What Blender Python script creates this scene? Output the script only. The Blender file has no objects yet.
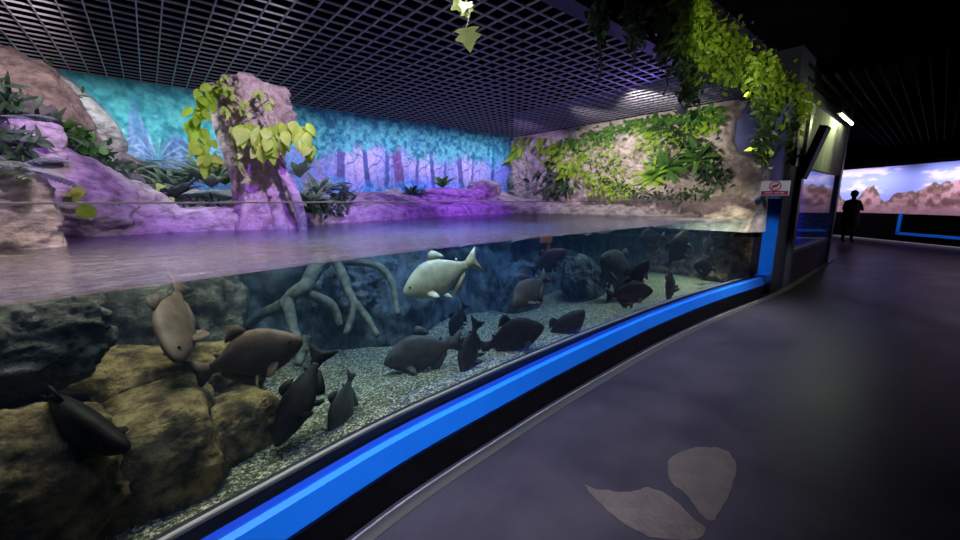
import bpy, bmesh, math, random
import numpy as np
from mathutils import Vector, Matrix, noise
random.seed(7); np.random.seed(7)
PI = math.pi
SC = bpy.context.scene
COL = SC.collection

# ------------------------------------------------------------------ camera model (world x runs along the tank front, y into the tank)
F_PX, EYE = 385.0, 1.45
PITCH = math.atan(70 / F_PX); YAW = math.radians(40.3)
cs, sn = math.cos(PITCH), math.sin(PITCH)
def ray(px, py):
    u = (px - 480) / F_PX; v = (270 - py) / F_PX
    X, Y, Z = u, cs + v * sn, -sn + v * cs
    return Vector((X * math.cos(YAW) + Y * math.sin(YAW), -X * math.sin(YAW) + Y * math.cos(YAW), Z))
CAM = Vector((0, 0, EYE))
def at_t(px, py, t): return CAM + ray(px, py) * t
def at_x(px, py, x): r = ray(px, py); return CAM + r * (x / r.x)
def at_y(px, py, y): r = ray(px, py); return CAM + r * (y / r.y)
def at_z(px, py, z): r = ray(px, py); return CAM + r * ((z - EYE) / r.z)

cam = bpy.data.cameras.new('camera'); camo = bpy.data.objects.new('camera', cam); COL.objects.link(camo)
camo.location = CAM; camo.rotation_euler = (PI / 2 - PITCH, 0, -YAW)
cam.sensor_width = 36; cam.lens = F_PX / 960 * 36; cam.clip_start = 0.02; cam.clip_end = 100
SC.camera = camo
SC.view_settings.view_transform = 'Standard'; SC.view_settings.look = 'None'
SC.view_settings.exposure = 0; SC.view_settings.gamma = 1; SC.view_settings.use_curve_mapping = False
w = bpy.data.worlds.new('world'); SC.world = w; w.use_nodes = True
w.node_tree.nodes['Background'].inputs[0].default_value = (.07, .07, .16, 1)
w.node_tree.nodes['Background'].inputs[1].default_value = 0.01

# ------------------------------------------------------------------ materials
def new_mat(name):
    m = bpy.data.materials.new(name); m.use_nodes = True
    nt = m.node_tree; nt.nodes.clear()
    out = nt.nodes.new('ShaderNodeOutputMaterial')
    return m, nt, out
def N(nt, t, **kw):
    n = nt.nodes.new(t)
    for k, v in kw.items():
        if k.startswith('_'): setattr(n, k[1:], v)
    return n
def mat(name, c1, c2=None, scale=5, rough=.7, bump=0, bscale=None, spec=.5, metal=0, crack=0, crack_scale=3, stretch=None, c3=None, detail=6, trans=0, rough2=None, tight=(.36, .64)):
    m, nt, out = new_mat(name)
    b = N(nt, 'ShaderNodeBsdfPrincipled'); nt.links.new(b.outputs[0], out.inputs[0])
    b.inputs['Roughness'].default_value = rough; b.inputs['Metallic'].default_value = metal
    b.inputs['Specular IOR Level'].default_value = spec
    b.inputs['Base Color'].default_value = (*c1, 1)
    tc = N(nt, 'ShaderNodeTexCoord'); mp = N(nt, 'ShaderNodeMapping')
    nt.links.new(tc.outputs['Object'], mp.inputs[0])
    if stretch: mp.inputs['Scale'].default_value = stretch
    src = mp.outputs[0]
    if c2:
        n = N(nt, 'ShaderNodeTexNoise'); n.inputs['Scale'].default_value = scale; n.inputs['Detail'].default_value = detail
        n.inputs['Roughness'].default_value = .65
        nt.links.new(src, n.inputs[0])
        r = N(nt, 'ShaderNodeValToRGB'); nt.links.new(n.outputs[0], r.inputs[0])
        r.color_ramp.elements[0].position = tight[0]; r.color_ramp.elements[0].color = (*c1, 1)
        r.color_ramp.elements[1].position = tight[1]; r.color_ramp.elements[1].color = (*c2, 1)
        if c3:
            e = r.color_ramp.elements.new(.5); e.color = (*c3, 1)
        nt.links.new(r.outputs[0], b.inputs['Base Color'])
        if rough2 is not None:
            mr = N(nt, 'ShaderNodeMapRange'); nt.links.new(n.outputs[0], mr.inputs[0])
            mr.inputs[1].default_value = .35; mr.inputs[2].default_value = .65
            mr.inputs[3].default_value = rough; mr.inputs[4].default_value = rough2
            nt.links.new(mr.outputs[0], b.inputs['Roughness'])
    prev = None
    if bump:
        n2 = N(nt, 'ShaderNodeTexNoise'); n2.inputs['Scale'].default_value = bscale or scale * 4; n2.inputs['Detail'].default_value = 8
        n2.inputs['Roughness'].default_value = .7
        nt.links.new(src, n2.inputs[0])
        bp = N(nt, 'ShaderNodeBump'); bp.inputs['Strength'].default_value = 1; bp.inputs['Distance'].default_value = bump
        nt.links.new(n2.outputs[0], bp.inputs['Height']); prev = bp
    if crack:
        wv = N(nt, 'ShaderNodeTexNoise'); wv.inputs['Scale'].default_value = crack_scale * .8; nt.links.new(src, wv.inputs[0])
        mx = N(nt, 'ShaderNodeMixRGB'); mx.inputs[0].default_value = .35
        nt.links.new(src, mx.inputs[1]); nt.links.new(wv.outputs['Color'], mx.inputs[2])
        vo = N(nt, 'ShaderNodeTexVoronoi'); vo.feature = 'DISTANCE_TO_EDGE'; vo.inputs['Scale'].default_value = crack_scale
        nt.links.new(mx.outputs[0], vo.inputs[0])
        mr = N(nt, 'ShaderNodeMapRange'); mr.inputs[2].default_value = .06; nt.links.new(vo.outputs[0], mr.inputs[0])
        bp = N(nt, 'ShaderNodeBump'); bp.inputs['Distance'].default_value = crack
        nt.links.new(mr.outputs[0], bp.inputs['Height'])
        if prev: nt.links.new(prev.outputs[0], bp.inputs['Normal'])
        prev = bp
    if prev: nt.links.new(prev.outputs[0], b.inputs['Normal'])
    if trans:
        tr = N(nt, 'ShaderNodeBsdfTranslucent'); ms = N(nt, 'ShaderNodeMixShader'); ms.inputs[0].default_value = trans
        if c2: nt.links.new(r.outputs[0], tr.inputs[0])
        else: tr.inputs[0].default_value = (*c1, 1)
        nt.links.new(b.outputs[0], ms.inputs[1]); nt.links.new(tr.outputs[0], ms.inputs[2]); nt.links.new(ms.outputs[0], out.inputs[0])
    return m
def vcol_mat(name, rough=.7):
    m, nt, out = new_mat(name)
    b = N(nt, 'ShaderNodeBsdfPrincipled'); nt.links.new(b.outputs[0], out.inputs[0])
    a = N(nt, 'ShaderNodeVertexColor'); a.layer_name = 'art'
    nt.links.new(a.outputs[0], b.inputs['Base Color']); b.inputs['Roughness'].default_value = rough
    b.inputs['Specular IOR Level'].default_value = .2
    return m
def emis(name, c, s):
    m, nt, out = new_mat(name)
    e = N(nt, 'ShaderNodeEmission'); e.inputs[0].default_value = (*c, 1); e.inputs[1].default_value = s
    nt.links.new(e.outputs[0], out.inputs[0]); return m
def glass_mat(name, tint=(.97, .98, 1), ior=1.45, rough=0.0, refl=1.0):
    m, nt, out = new_mat(name)
    t = N(nt, 'ShaderNodeBsdfTransparent'); t.inputs[0].default_value = (*tint, 1)
    g = N(nt, 'ShaderNodeBsdfGlossy'); g.inputs['Roughness'].default_value = rough
    f = N(nt, 'ShaderNodeFresnel'); f.inputs[0].default_value = ior
    mu = N(nt, 'ShaderNodeMath', _operation='MULTIPLY'); mu.inputs[1].default_value = refl
    nt.links.new(f.outputs[0], mu.inputs[0])
    ms = N(nt, 'ShaderNodeMixShader'); nt.links.new(mu.outputs[0], ms.inputs[0])
    nt.links.new(t.outputs[0], ms.inputs[1]); nt.links.new(g.outputs[0], ms.inputs[2])
    nt.links.new(ms.outputs[0], out.inputs[0]); return m

M = {}
M['black'] = mat('black_paint', (.006, .006, .008), rough=.7, spec=.1)
M['plinth'] = mat('plinth_black', (.004, .004, .006), (.009, .009, .013), 8, rough=.6, spec=.15)
M['floor'] = mat('epoxy_floor', (.020, .018, .032), (.034, .031, .048), 1.6, rough=.32, bump=.0008, bscale=20, spec=.16, rough2=.42)
M['floor'].node_tree.nodes['Principled BSDF'].inputs['IOR'].default_value = 1.28
M['dimleaf'] = mat('dim_ivy_leaf', (.10, .13, .05), (.17, .20, .09), 6, rough=.5, trans=.3)
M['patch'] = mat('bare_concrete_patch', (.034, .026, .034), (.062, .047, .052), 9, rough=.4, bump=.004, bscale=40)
M['curb'] = mat('curb_strip', (.30, .29, .33), (.2, .2, .24), 10, rough=.4)
M['darkband'] = mat('floor_joint', (.02, .02, .025), rough=.6)
M['blue'] = mat('blue_frame_paint', (.010, .19, .86), (.009, .165, .78), 3, rough=.45, spec=.12)
M['deepblue'] = mat('deep_blue_paint', (.004, .035, .36), rough=.3)
M['gasket'] = mat('black_sealant', (.012, .012, .02), (.025, .025, .03), 30, rough=.35)
M['tan'] = mat('grey_sealant_line', (.28, .25, .22), rough=.4)
M['glass'] = glass_mat('aquarium_acrylic', refl=.16)
M['glass2'] = glass_mat('window_glass', (.9, .93, 1), ior=1.35, refl=.75)
M['grid'] = mat('ceiling_grid_metal', (.30, .29, .34), rough=.45, metal=.0)
M['void'] = mat('ceiling_void', (.003, .003, .0045), rough=1, spec=0)
M['fascia'] = mat('purple_fascia_paint', (.028, .024, .07), rough=.7, spec=.2)
M['navy'] = mat('blue_wall_paint', (.13, .15, .36), (.12, .14, .33), 2, rough=.7)
M['navydark'] = mat('dark_navy_paint', (.02, .022, .05), rough=.7)
M['rockpale'] = mat('pale_artificial_rock', (.20, .17, .18), (.66, .58, .60), 7, rough=.85, bump=.07, bscale=15, stretch=(1, 1, 1.8), detail=10, tight=(.34, .58))  # dark noise tone painted in for the shade of crevices
M['rockbrown'] = mat('brown_artificial_rock', (.22, .16, .15), (.60, .47, .45), 5, rough=.85, bump=.07, bscale=13, stretch=(1, 1, 1.6), detail=10, tight=(.36, .6))
M['rockwall'] = mat('sandy_wall_rock', (.36, .30, .27), (.66, .57, .52), 5, rough=.85, bump=.06, bscale=13, detail=10, tight=(.34, .6))
M['rockdark'] = mat('dark_mossy_rock', (.07, .07, .08), (.16, .16, .17), 4, rough=.9, bump=.03, bscale=9)
M['uwyellow'] = mat('algae_yellow_rock', (.05, .03, .01), (.46, .33, .13), 9, rough=.8, bump=.07, bscale=18, c3=(.20, .13, .045), detail=12, tight=(.40, .62))
M['uwgrey'] = mat('submerged_grey_rock', (.03, .032, .026), (.24, .23, .18), 9, rough=.8, bump=.07, bscale=18, detail=12, tight=(.40, .64))
M['uwblue'] = mat('submerged_root_rock', (.02, .028, .035), (.18, .21, .22), 8, rough=.8, bump=.06, bscale=18, stretch=(1, 1, .5), detail=12, tight=(.38, .64))
M['root'] = mat('submerged_root_bark', (.035, .042, .038), (.15, .165, .13), 14, rough=.8, bump=.02, bscale=25)
M['trunk'] = mat('artificial_trunk_bark', (.22, .16, .19), (.64, .50, .58), 8, rough=.85, bump=.06, bscale=16, detail=10, tight=(.34, .58))
M['trunkdark'] = mat('dark_bark_patch', (.06, .05, .06), (.3, .26, .3), 14, rough=.9, bump=.03, bscale=30)
M['lime'] = mat('yellow_green_leaf', (.26, .48, .04), (.48, .68, .09), 6, rough=.5, spec=.3, trans=.5)
M['limelt'] = mat('pale_lime_leaf', (.50, .62, .22), (.34, .52, .12), 6, rough=.5, spec=.3, trans=.5)
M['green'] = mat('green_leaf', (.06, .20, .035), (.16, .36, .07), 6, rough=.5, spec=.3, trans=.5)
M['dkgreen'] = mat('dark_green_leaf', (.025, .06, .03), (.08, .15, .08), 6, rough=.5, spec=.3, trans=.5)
M['grey_green'] = mat('grey_green_leaf', (.22, .33, .24), (.42, .52, .42), 6, rough=.5, spec=.3, trans=.5)
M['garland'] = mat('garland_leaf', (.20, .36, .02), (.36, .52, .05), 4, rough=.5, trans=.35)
M['garlandshade'] = mat('shaded_garland_leaf', (.03, .07, .015), (.07, .13, .03), 4, rough=.5, trans=.3)  # darker copy of the garland leaf, shade of the unlit bunches put into its colour
M['stem'] = mat('plant_stem', (.10, .10, .04), rough=.6)
M['fishdark'] = mat('dark_fish_skin', (.008, .007, .008), (.018, .015, .015), 14, spec=.15, rough=.5, bump=.002, bscale=70)
M['fishbrown'] = mat('brown_fish_skin', (.08, .055, .04), (.16, .11, .08), 9, spec=.25, rough=.5, bump=.002, bscale=70)
M['fishgrey'] = mat('grey_fish_skin', (.035, .037, .036), (.075, .075, .07), 12, spec=.25, rough=.5, bump=.002, bscale=70)
M['fishred'] = mat('reddish_fish_skin', (.06, .025, .02), (.11, .04, .03), 9, spec=.2, rough=.5, bump=.002, bscale=70)
M['fishpale'] = mat('pale_silver_fish_skin', (.45, .40, .24), (.66, .60, .38), 10, rough=.35, bump=.002, bscale=70)
M['eye'] = mat('fish_eye', (.01, .01, .01), rough=.1)
M['white'] = mat('sign_white', (.85, .85, .85), rough=.4)
M['red'] = mat('sign_red', (.62, .02, .08), rough=.4)
M['signdark'] = mat('sign_dark_print', (.12, .05, .06), rough=.4)
M['plaster'] = mat('streaked_grey_panel', (.24, .25, .20), (.46, .47, .38), 5, rough=.8, bump=.006, bscale=20, stretch=(3, 3, .35))
M['column'] = mat('grey_metal_column', (.07, .07, .09), (.045, .045, .06), 6, rough=.4)
M['blueroom'] = mat('royal_blue_wall', (.02, .03, .42), rough=.6)
M['clothes'] = mat('black_clothes', (.008, .008, .01), rough=.8)
M['skin'] = mat('skin', (.25, .14, .10), rough=.6)
M['hair'] = mat('black_hair', (.006, .005, .005), rough=.6)
M['lamp'] = emis('led_tube_glow', (.92, 1.0, .72), 18)
M['housing'] = mat('lamp_housing', (.03, .03, .035), rough=.4)
M['orange'] = mat('plain_orange', (.6, .13, .04), rough=.5)

# gravel: coloured pebbles by voronoi
def gravel_mat():
    m, nt, out = new_mat('gravel')
    b = N(nt, 'ShaderNodeBsdfPrincipled'); nt.links.new(b.outputs[0], out.inputs[0]); b.inputs['Roughness'].default_value = .6
    tc = N(nt, 'ShaderNodeTexCoord')
    mp = N(nt, 'ShaderNodeMapping'); nt.links.new(tc.outputs['Object'], mp.inputs[0]); mp.inputs['Scale'].default_value = (1, 1, 1)
    v = N(nt, 'ShaderNodeTexVoronoi'); v.inputs['Scale'].default_value = 95; nt.links.new(mp.outputs[0], v.inputs[0])
    sep = N(nt, 'ShaderNodeSeparateColor'); nt.links.new(v.outputs['Color'], sep.inputs[0])
    r = N(nt, 'ShaderNodeValToRGB'); nt.links.new(sep.outputs[0], r.inputs[0])
    els = r.color_ramp.elements
    els[0].position = 0; els[0].color = (.035, .035, .02, 1); els[1].position = 1; els[1].color = (.80, .76, .52, 1)
    e = els.new(.45); e.color = (.13, .13, .07, 1); e = els.new(.8); e.color = (.36, .35, .22, 1)
    mr = N(nt, 'ShaderNodeMapRange'); nt.links.new(v.outputs['Distance'], mr.inputs[0])
    mr.inputs[1].default_value = .2; mr.inputs[2].default_value = .75; mr.inputs[3].default_value = 1; mr.inputs[4].default_value = .15
    nt.links.new(r.outputs[0], b.inputs['Base Color'])
    bp = N(nt, 'ShaderNodeBump'); bp.inputs['Distance'].default_value = .012; nt.links.new(mr.outputs[0], bp.inputs['Height'])
    nt.links.new(bp.outputs[0], b.inputs['Normal'])
    return m
M['gravel'] = gravel_mat()

def add_vol(nt, out):
    va = N(nt, 'ShaderNodeVolumeAbsorption'); va.inputs[0].default_value = (.42, .72, .90, 1); va.inputs[1].default_value = .36
    vs_ = N(nt, 'ShaderNodeVolumeScatter'); vs_.inputs[0].default_value = (.25, .5, 1, 1); vs_.inputs[1].default_value = .035
    ad = N(nt, 'ShaderNodeAddShader'); nt.links.new(va.outputs[0], ad.inputs[0]); nt.links.new(vs_.outputs[0], ad.inputs[1])
    nt.links.new(ad.outputs[0], out.inputs['Volume'])
def clearwater_mat():
    m, nt, out = new_mat('clear_water_side'); t = N(nt, 'ShaderNodeBsdfTransparent'); nt.links.new(t.outputs[0], out.inputs[0]); add_vol(nt, out); return m
def water_mat():
    m, nt, out = new_mat('water_surface')
    tc = N(nt, 'ShaderNodeTexCoord'); mp = N(nt, 'ShaderNodeMapping'); nt.links.new(tc.outputs['Object'], mp.inputs[0])
    mp.inputs['Scale'].default_value = (1.0, 1.7, 1); mp.inputs['Rotation'].default_value = (0, 0, YAW)
    n = N(nt, 'ShaderNodeTexNoise'); n.inputs['Scale'].default_value = 7; n.inputs['Detail'].default_value = 4; nt.links.new(mp.outputs[0], n.inputs[0])
    bp = N(nt, 'ShaderNodeBump'); bp.inputs['Distance'].default_value = .035; nt.links.new(n.outputs[0], bp.inputs['Height'])
    g = N(nt, 'ShaderNodeBsdfGlossy'); g.inputs['Roughness'].default_value = .09; nt.links.new(bp.outputs[0], g.inputs['Normal'])
    f = N(nt, 'ShaderNodeFresnel'); f.inputs[0].default_value = 1.36; nt.links.new(bp.outputs[0], f.inputs['Normal'])
    t = N(nt, 'ShaderNodeBsdfTransparent'); t.inputs[0].default_value = (.92, .96, 1, 1)
    d = N(nt, 'ShaderNodeBsdfDiffuse'); d.inputs[0].default_value = (.17, .15, .26, 1)
    m1 = N(nt, 'ShaderNodeMixShader'); m1.inputs[0].default_value = .36
    nt.links.new(t.outputs[0], m1.inputs[1]); nt.links.new(d.outputs[0], m1.inputs[2])
    add_vol(nt, out)
    m2 = N(nt, 'ShaderNodeMixShader'); nt.links.new(f.outputs[0], m2.inputs[0])
    nt.links.new(m1.outputs[0], m2.inputs[1]); nt.links.new(g.outputs[0], m2.inputs[2])
    nt.links.new(m2.outputs[0], out.inputs[0])
    return m
M['water'] = water_mat()

# ------------------------------------------------------------------ mesh helpers
class MB:
    def __init__(s): s.v = []; s.f = []; s.mi = []; s.cur = 0
    def add(s, vs, fs):
        o = len(s.v); s.v.extend([tuple(p) for p in vs]); s.f.extend([tuple(i + o for i in f) for f in fs]); s.mi.extend([s.cur] * len(fs)); return s
    def box(s, lo, hi):
        x0, y0, z0 = lo; x1, y1, z1 = hi
        return s.add([(x0, y0, z0), (x1, y0, z0), (x1, y1, z0), (x0, y1, z0), (x0, y0, z1), (x1, y0, z1), (x1, y1, z1), (x0, y1, z1)],
                     [(0, 3, 2, 1), (4, 5, 6, 7), (0, 1, 5, 4), (1, 2, 6, 5), (2, 3, 7, 6), (3, 0, 4, 7)])
    def tube(s, pts, rad, n=8, cap=True, jit=0):
        pts = [Vector(p) for p in pts]; rings = []
        up = Vector((0, 0, 1))
        for i, p in enumerate(pts):
            t = (pts[min(i + 1, len(pts) - 1)] - pts[max(i - 1, 0)]).normalized()
            if abs(t.dot(up)) > .95: up = Vector((1, 0, 0))
            a = t.cross(up).normalized(); b = t.cross(a); up = -b if False else up
            r = rad[i] if hasattr(rad, '__len__') else rad
            ring = []
            for k in range(n):
                q = 2 * PI * k / n; rr = r * (1 + (random.uniform(-jit, jit) if jit else 0))
                ring.append(p + a * math.cos(q) * rr + b * math.sin(q) * rr)
            rings.append(ring)
        vs = [q for r in rings for q in r]; fs = []
        for i in range(len(pts) - 1):
            for k in range(n):
                fs.append((i * n + k, i * n + (k + 1) % n, (i + 1) * n + (k + 1) % n, (i + 1) * n + k))
        if cap: fs.append(tuple(range(n))[::-1]); fs.append(tuple((len(pts) - 1) * n + k for k in range(n)))
        return s.add(vs, fs)
    def loft(s, rings, closed=True, cap=False):
        n = len(rings[0]); vs = [q for r in rings for q in r]; fs = []
        for i in range(len(rings) - 1):
            for k in range(n if closed else n - 1):
                fs.append((i * n + k, i * n + (k + 1) % n, (i + 1) * n + (k + 1) % n, (i + 1) * n + k))
        if cap: fs.append(tuple(range(n))[::-1]); fs.append(tuple((len(rings) - 1) * n + k for k in range(n)))
        return s.add(vs, fs)
    def sphere(s, c, r, n=10, m=6, sc=(1, 1, 1)):
        vs = [(c[0], c[1], c[2] + r * sc[2])]; fs = []
        for i in range(1, m):
            a = PI * i / m
            for k in range(n):
                q = 2 * PI * k / n
                vs.append((c[0] + r * sc[0] * math.sin(a) * math.cos(q), c[1] + r * sc[1] * math.sin(a) * math.sin(q), c[2] + r * sc[2] * math.cos(a)))
        vs.append((c[0], c[1], c[2] - r * sc[2])); L = len(vs) - 1
        for k in range(n):
            fs.append((0, 1 + k, 1 + (k + 1) % n)); fs.append((L, 1 + (m - 2) * n + (k + 1) % n, 1 + (m - 2) * n + k))
            for i in range(m - 2):
                fs.append((1 + i * n + k, 1 + (i + 1) * n + k, 1 + (i + 1) * n + (k + 1) % n, 1 + i * n + (k + 1) % n))
        return s.add(vs, fs)
    def build(s, name, m, parent=None, smooth=False, origin=None):
        me = bpy.data.meshes.new(name)
        rt_ = parent
        while rt_ is not None and rt_.parent is not None: rt_ = rt_.parent
        og = Vector(rt_.location) if parent is not None else Vector(origin if origin is not None else (0, 0, 0))
        if parent is not None and parent.get('_local'): og = Vector((0, 0, 0))
        vs = np.array(s.v, dtype=float) - np.array(og)
        me.from_pydata(vs.tolist(), [], s.f); me.update()
        ms = m if isinstance(m, (list, tuple)) else [m]
        for q in ms: me.materials.append(q)
        if len(ms) > 1: me.polygons.foreach_set('material_index', s.mi)
        if smooth: me.polygons.foreach_set('use_smooth', [True] * len(me.polygons))
        o = bpy.data.objects.new(name, me); COL.objects.link(o)
        if parent is not None: o.parent = parent
        else: o.location = og
        return o
def tag(o, label=None, cat=None, group=None, kind=None):
    if label: o['label'] = label
    if cat: o['category'] = cat
    if group: o['group'] = group
    if kind: o['kind'] = kind
    return o
def empty(name, loc, label=None, cat=None, group=None, kind=None):
    o = bpy.data.objects.new(name, None); COL.objects.link(o); o.location = loc; o.empty_display_size = .05
    return tag(o, label, cat, group, kind)
def struct(name, mb, m, smooth=False, label=None, cat=None):
    return tag(mb.build(name, m, None, smooth), label, cat, kind='structure')
def recalc(o):
    bm = bmesh.new(); bm.from_mesh(o.data); bmesh.ops.recalc_face_normals(bm, faces=bm.faces); bm.to_mesh(o.data); bm.free(); return o

# ------------------------------------------------------------------ painted artworks (per-vertex pigment of flat murals)
def vnoise(u, v, seed, per=None):
    rs = np.random.RandomState(seed); L = rs.rand(256, 256)
    iu = np.floor(u).astype(int); iv = np.floor(v).astype(int); fu = u - iu; fv = v - iv
    fu = fu * fu * (3 - 2 * fu); fv = fv * fv * (3 - 2 * fv)
    g = lambda a, b: L[a % 256, b % 256]
    return (g(iu, iv) * (1 - fu) + g(iu + 1, iv) * fu) * (1 - fv) + (g(iu, iv + 1) * (1 - fu) + g(iu + 1, iv + 1) * fu) * fv
def fbm(u, v, seed, o=4):
    r = 0; a = .5; 
    for k in range(o): r = r + a * vnoise(u * 2 ** k, v * 2 ** k, seed + k); a *= .5
    return r / (1 - .5 ** o)
def mixc(c, col, m): return c * (1 - m[..., None]) + np.array(col) * m[..., None]
def sst(x, a, b): t = np.clip((x - a) / (b - a), 0, 1); return t * t * (3 - 2 * t)
def art_wall(name, P0, P1, z0, z1, nu, nv, paint, label, cat, zf0=None):
    U, V = np.meshgrid(np.linspace(0, 1, nu), np.linspace(0, 1, nv))
    X = P0[0] + (P1[0] - P0[0]) * U; Y = P0[1] + (P1[1] - P0[1]) * U; Z = z0 + (z1 - z0) * V
    L = math.hypot(P1[0] - P0[0], P1[1] - P0[1])
    colr = np.clip(paint(U * L, Z), 0, 1)
    idx = np.arange(nu * nv).reshape(nv, nu)
    f = np.stack([idx[:-1, :-1], idx[:-1, 1:], idx[1:, 1:], idx[1:, :-1]], -1).reshape(-1, 4)
    og = Vector(((P0[0] + P1[0]) / 2, (P0[1] + P1[1]) / 2, z0))
    me = bpy.data.meshes.new(name)
    v = np.stack([X, Y, Z], -1).reshape(-1, 3) - np.array(og)
    # a thin board: front grid plus back face and rim
    dx, dy = (P1[0] - P0[0]) / L, (P1[1] - P0[1]) / L; nb = np.array([-dy, dx, 0]) * .03
    if zf0 is not None: nb = nb * zf0
    cn = [v[idx[0, 0]] + nb, v[idx[0, -1]] + nb, v[idx[-1, -1]] + nb, v[idx[-1, 0]] + nb]
    n0 = nu * nv; faces = f.tolist(); faces.append([n0, n0 + 3, n0 + 2, n0 + 1])
    faces.append(idx[0, :].tolist()[::-1] + [n0, n0 + 1]); faces.append(idx[-1, :].tolist() + [n0 + 2, n0 + 3])
    faces.append(idx[:, 0].tolist() + [n0 + 3, n0]); faces.append(idx[:, -1].tolist()[::-1] + [n0 + 1, n0 + 2])
    me.from_pydata(v.tolist() + [list(c) for c in cn], [], faces); me.update()
    ca = me.color_attributes.new('art', 'FLOAT_COLOR', 'POINT')
    full = np.ones((n0 + 4, 4)); full[:n0, :3] = colr.reshape(-1, 3); full[n0:, :3] = .3
    ca.data.foreach_set('color', full.reshape(-1))
    me.materials.append(vcol_mat(name + '_print'))
    o = bpy.data.objects.new(name, me); COL.objects.link(o); o.location = og
    return tag(o, label, cat)

MX0 = -1.9
def jungle(X, Z):
    x = X + MX0                      # metres along the tank
    h = (Z - 1.2) / 1.7              # 0 bottom, 1 top
    left = 1 - sst(x, .7, 2.2)
    C = np.zeros(X.shape + (3,)) + np.array((.20, .26, .72))
    C = mixc(C, (.16, .42, .62), left * .9)
    gl = np.exp(-((x - 2.9) / .45) ** 2 - ((h - .55) / .25) ** 2) + np.exp(-((x - 4.2) / .5) ** 2 - ((h - .6) / .22) ** 2) + .8 * np.exp(-((x - 5.3) / .35) ** 2 - ((h - .5) / .3) ** 2)
    C = mixc(C, (.66, .50, .88), np.clip(gl, 0, .95))
    C = mixc(C, (.09, .26, .66), sst(-h, -.34, -.05) * (1 - left * .6))
    n = fbm(x * 6, Z * 6, 3); n2 = fbm(x * 14, Z * 14, 13)
    # distant thin trunks
    for k in range(46):
        cx = -1.4 + k * .175 + .06 * math.sin(k * 7.3); wd = .012 + .012 * ((k * 37) % 10) / 10
        if cx < .9: continue
        m = np.exp(-((x - cx - .03 * np.sin(Z * 5 + k)) / wd) ** 2) * .45
        C = mixc(C, (.13, .17, .58), m)
    # main trunks: (x, half width, colour)
    for cx, wd, cc in [(1.98, .05, (.36, .30, .66)), (2.16, .045, (.40, .34, .72)), (2.55, .075, (.17, .15, .50)), (3.0, .05, (.12, .14, .46)), (3.38, .04, (.12, .16, .52)),
                       (3.62, .105, (.25, .13, .42)), (4.02, .035, (.14, .16, .52)), (4.38, .05, (.11, .14, .48)), (4.68, .03, (.12, .18, .55)), (5.08, .07, (.17, .15, .5)),
                       (5.4, .03, (.2, .2, .6)), (5.72, .07, (.44, .45, .72)), (6.0, .05, (.08, .12, .34))]:
        ww = wd * (1 + .5 * np.exp(-(h - .05) / .12)) * (1 - .25 * h)
        cc = tuple(q * .72 for q in cc)
        e = np.abs(x - cx - .025 * np.sin(Z * 4 + cx * 9)) - ww + (n2 - .5) * .03
        C = mixc(C, cc, 1 - sst(e, -.012, .012))
        C = mixc(C, tuple(q * 1.5 for q in cc), (1 - sst(e, -.012, .012)) * sst(n2, .5, .7) * .5)
        for s_, zb in ((1, 1.9), (-1, 2.05)):      # boughs
            t = (x - cx) * s_; br = np.abs(Z - zb - t * 1.1 - .05 * np.sin(t * 20))
            C = mixc(C, cc, (1 - sst(br, .008, .02)) * (t > 0) * (t < .33) * .8)
    # crown foliage
    edge = .60 + .12 * (fbm(x * 2.3, x * 0 + 3, 21) - .5) * 2 + .20 * (n - .5)
    fol = sst(h - edge, -.03, .1)
    C = mixc(C, (.035, .30, .38), fol * .85)
    C = mixc(C, (.13, .50, .56), fol * sst(n2, .48, .62) * .8)
    C = mixc(C, (.015, .13, .22), fol * sst(-n2, -.44, -.32) * .8)
    # undergrowth
    ed2 = .26 + .16 * (fbm(x * 4, x * 0 + 9, 31) - .5) * 2
    und = 1 - sst(h - ed2, -.05, .06)
    C = mixc(C, (.06, .30, .72), und * .8)
    C = mixc(C, (.20, .55, .85), und * sst(n2, .5, .62) * .6)
    C = mixc(C, (.04, .10, .42), und * sst(-n2, -.45, -.3) * .7)
    # left part: spires and fan leaves
    for cx, wd, ht, cc in [(.0, .17, .86, (.13, .20, .52)), (.36, .27, .68, (.12, .17, .50)), (.95, .18, .62, (.10, .2, .45)), (-.5, .3, .62, (.15, .34, .5))]:
        m = (1 - sst((np.abs(x - cx) / wd) ** 1.6 + (h / ht) ** 2 + (n - .5) * .3, .88, 1.0))
        C = mixc(C, cc, m * .85)
        C = mixc(C, (.28, .34, .70), m * sst(fbm(x * 18, Z * 4, 41), .5, .62) * .7)
    for fx, fz, R in [(-.28, 2.05, .36), (.16, 1.95, .36), (.62, 2.0, .34), (.95, 2.1, .3), (-.1, 1.75, .3), (1.35, 1.9, .32), (1.1, 2.35, .25), (2.75, 1.5, .3), (4.75, 1.5, .36), (3.9, 1.4, .26)]:
        dx = x - fx; dz = Z - fz; rr = np.hypot(dx, dz); an = np.arctan2(dz, dx)
        st = sst(np.cos(an * 17 + rr * 5), .55, .9) * sst(-rr, -R, -R * .7) * sst(rr, .03, .08) * (dz > -.12)
        C = mixc(C, (.42, .66, .86), st * .65)
    n3 = fbm(x * 30, Z * 30, 61, 3)
    C = C * (1 + (n3 - .5) * .9)[..., None]
    tl = left * sst(h, .45, .9)
    C = mixc(C, (.07, .40, .42), tl * .35)
    return C
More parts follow.
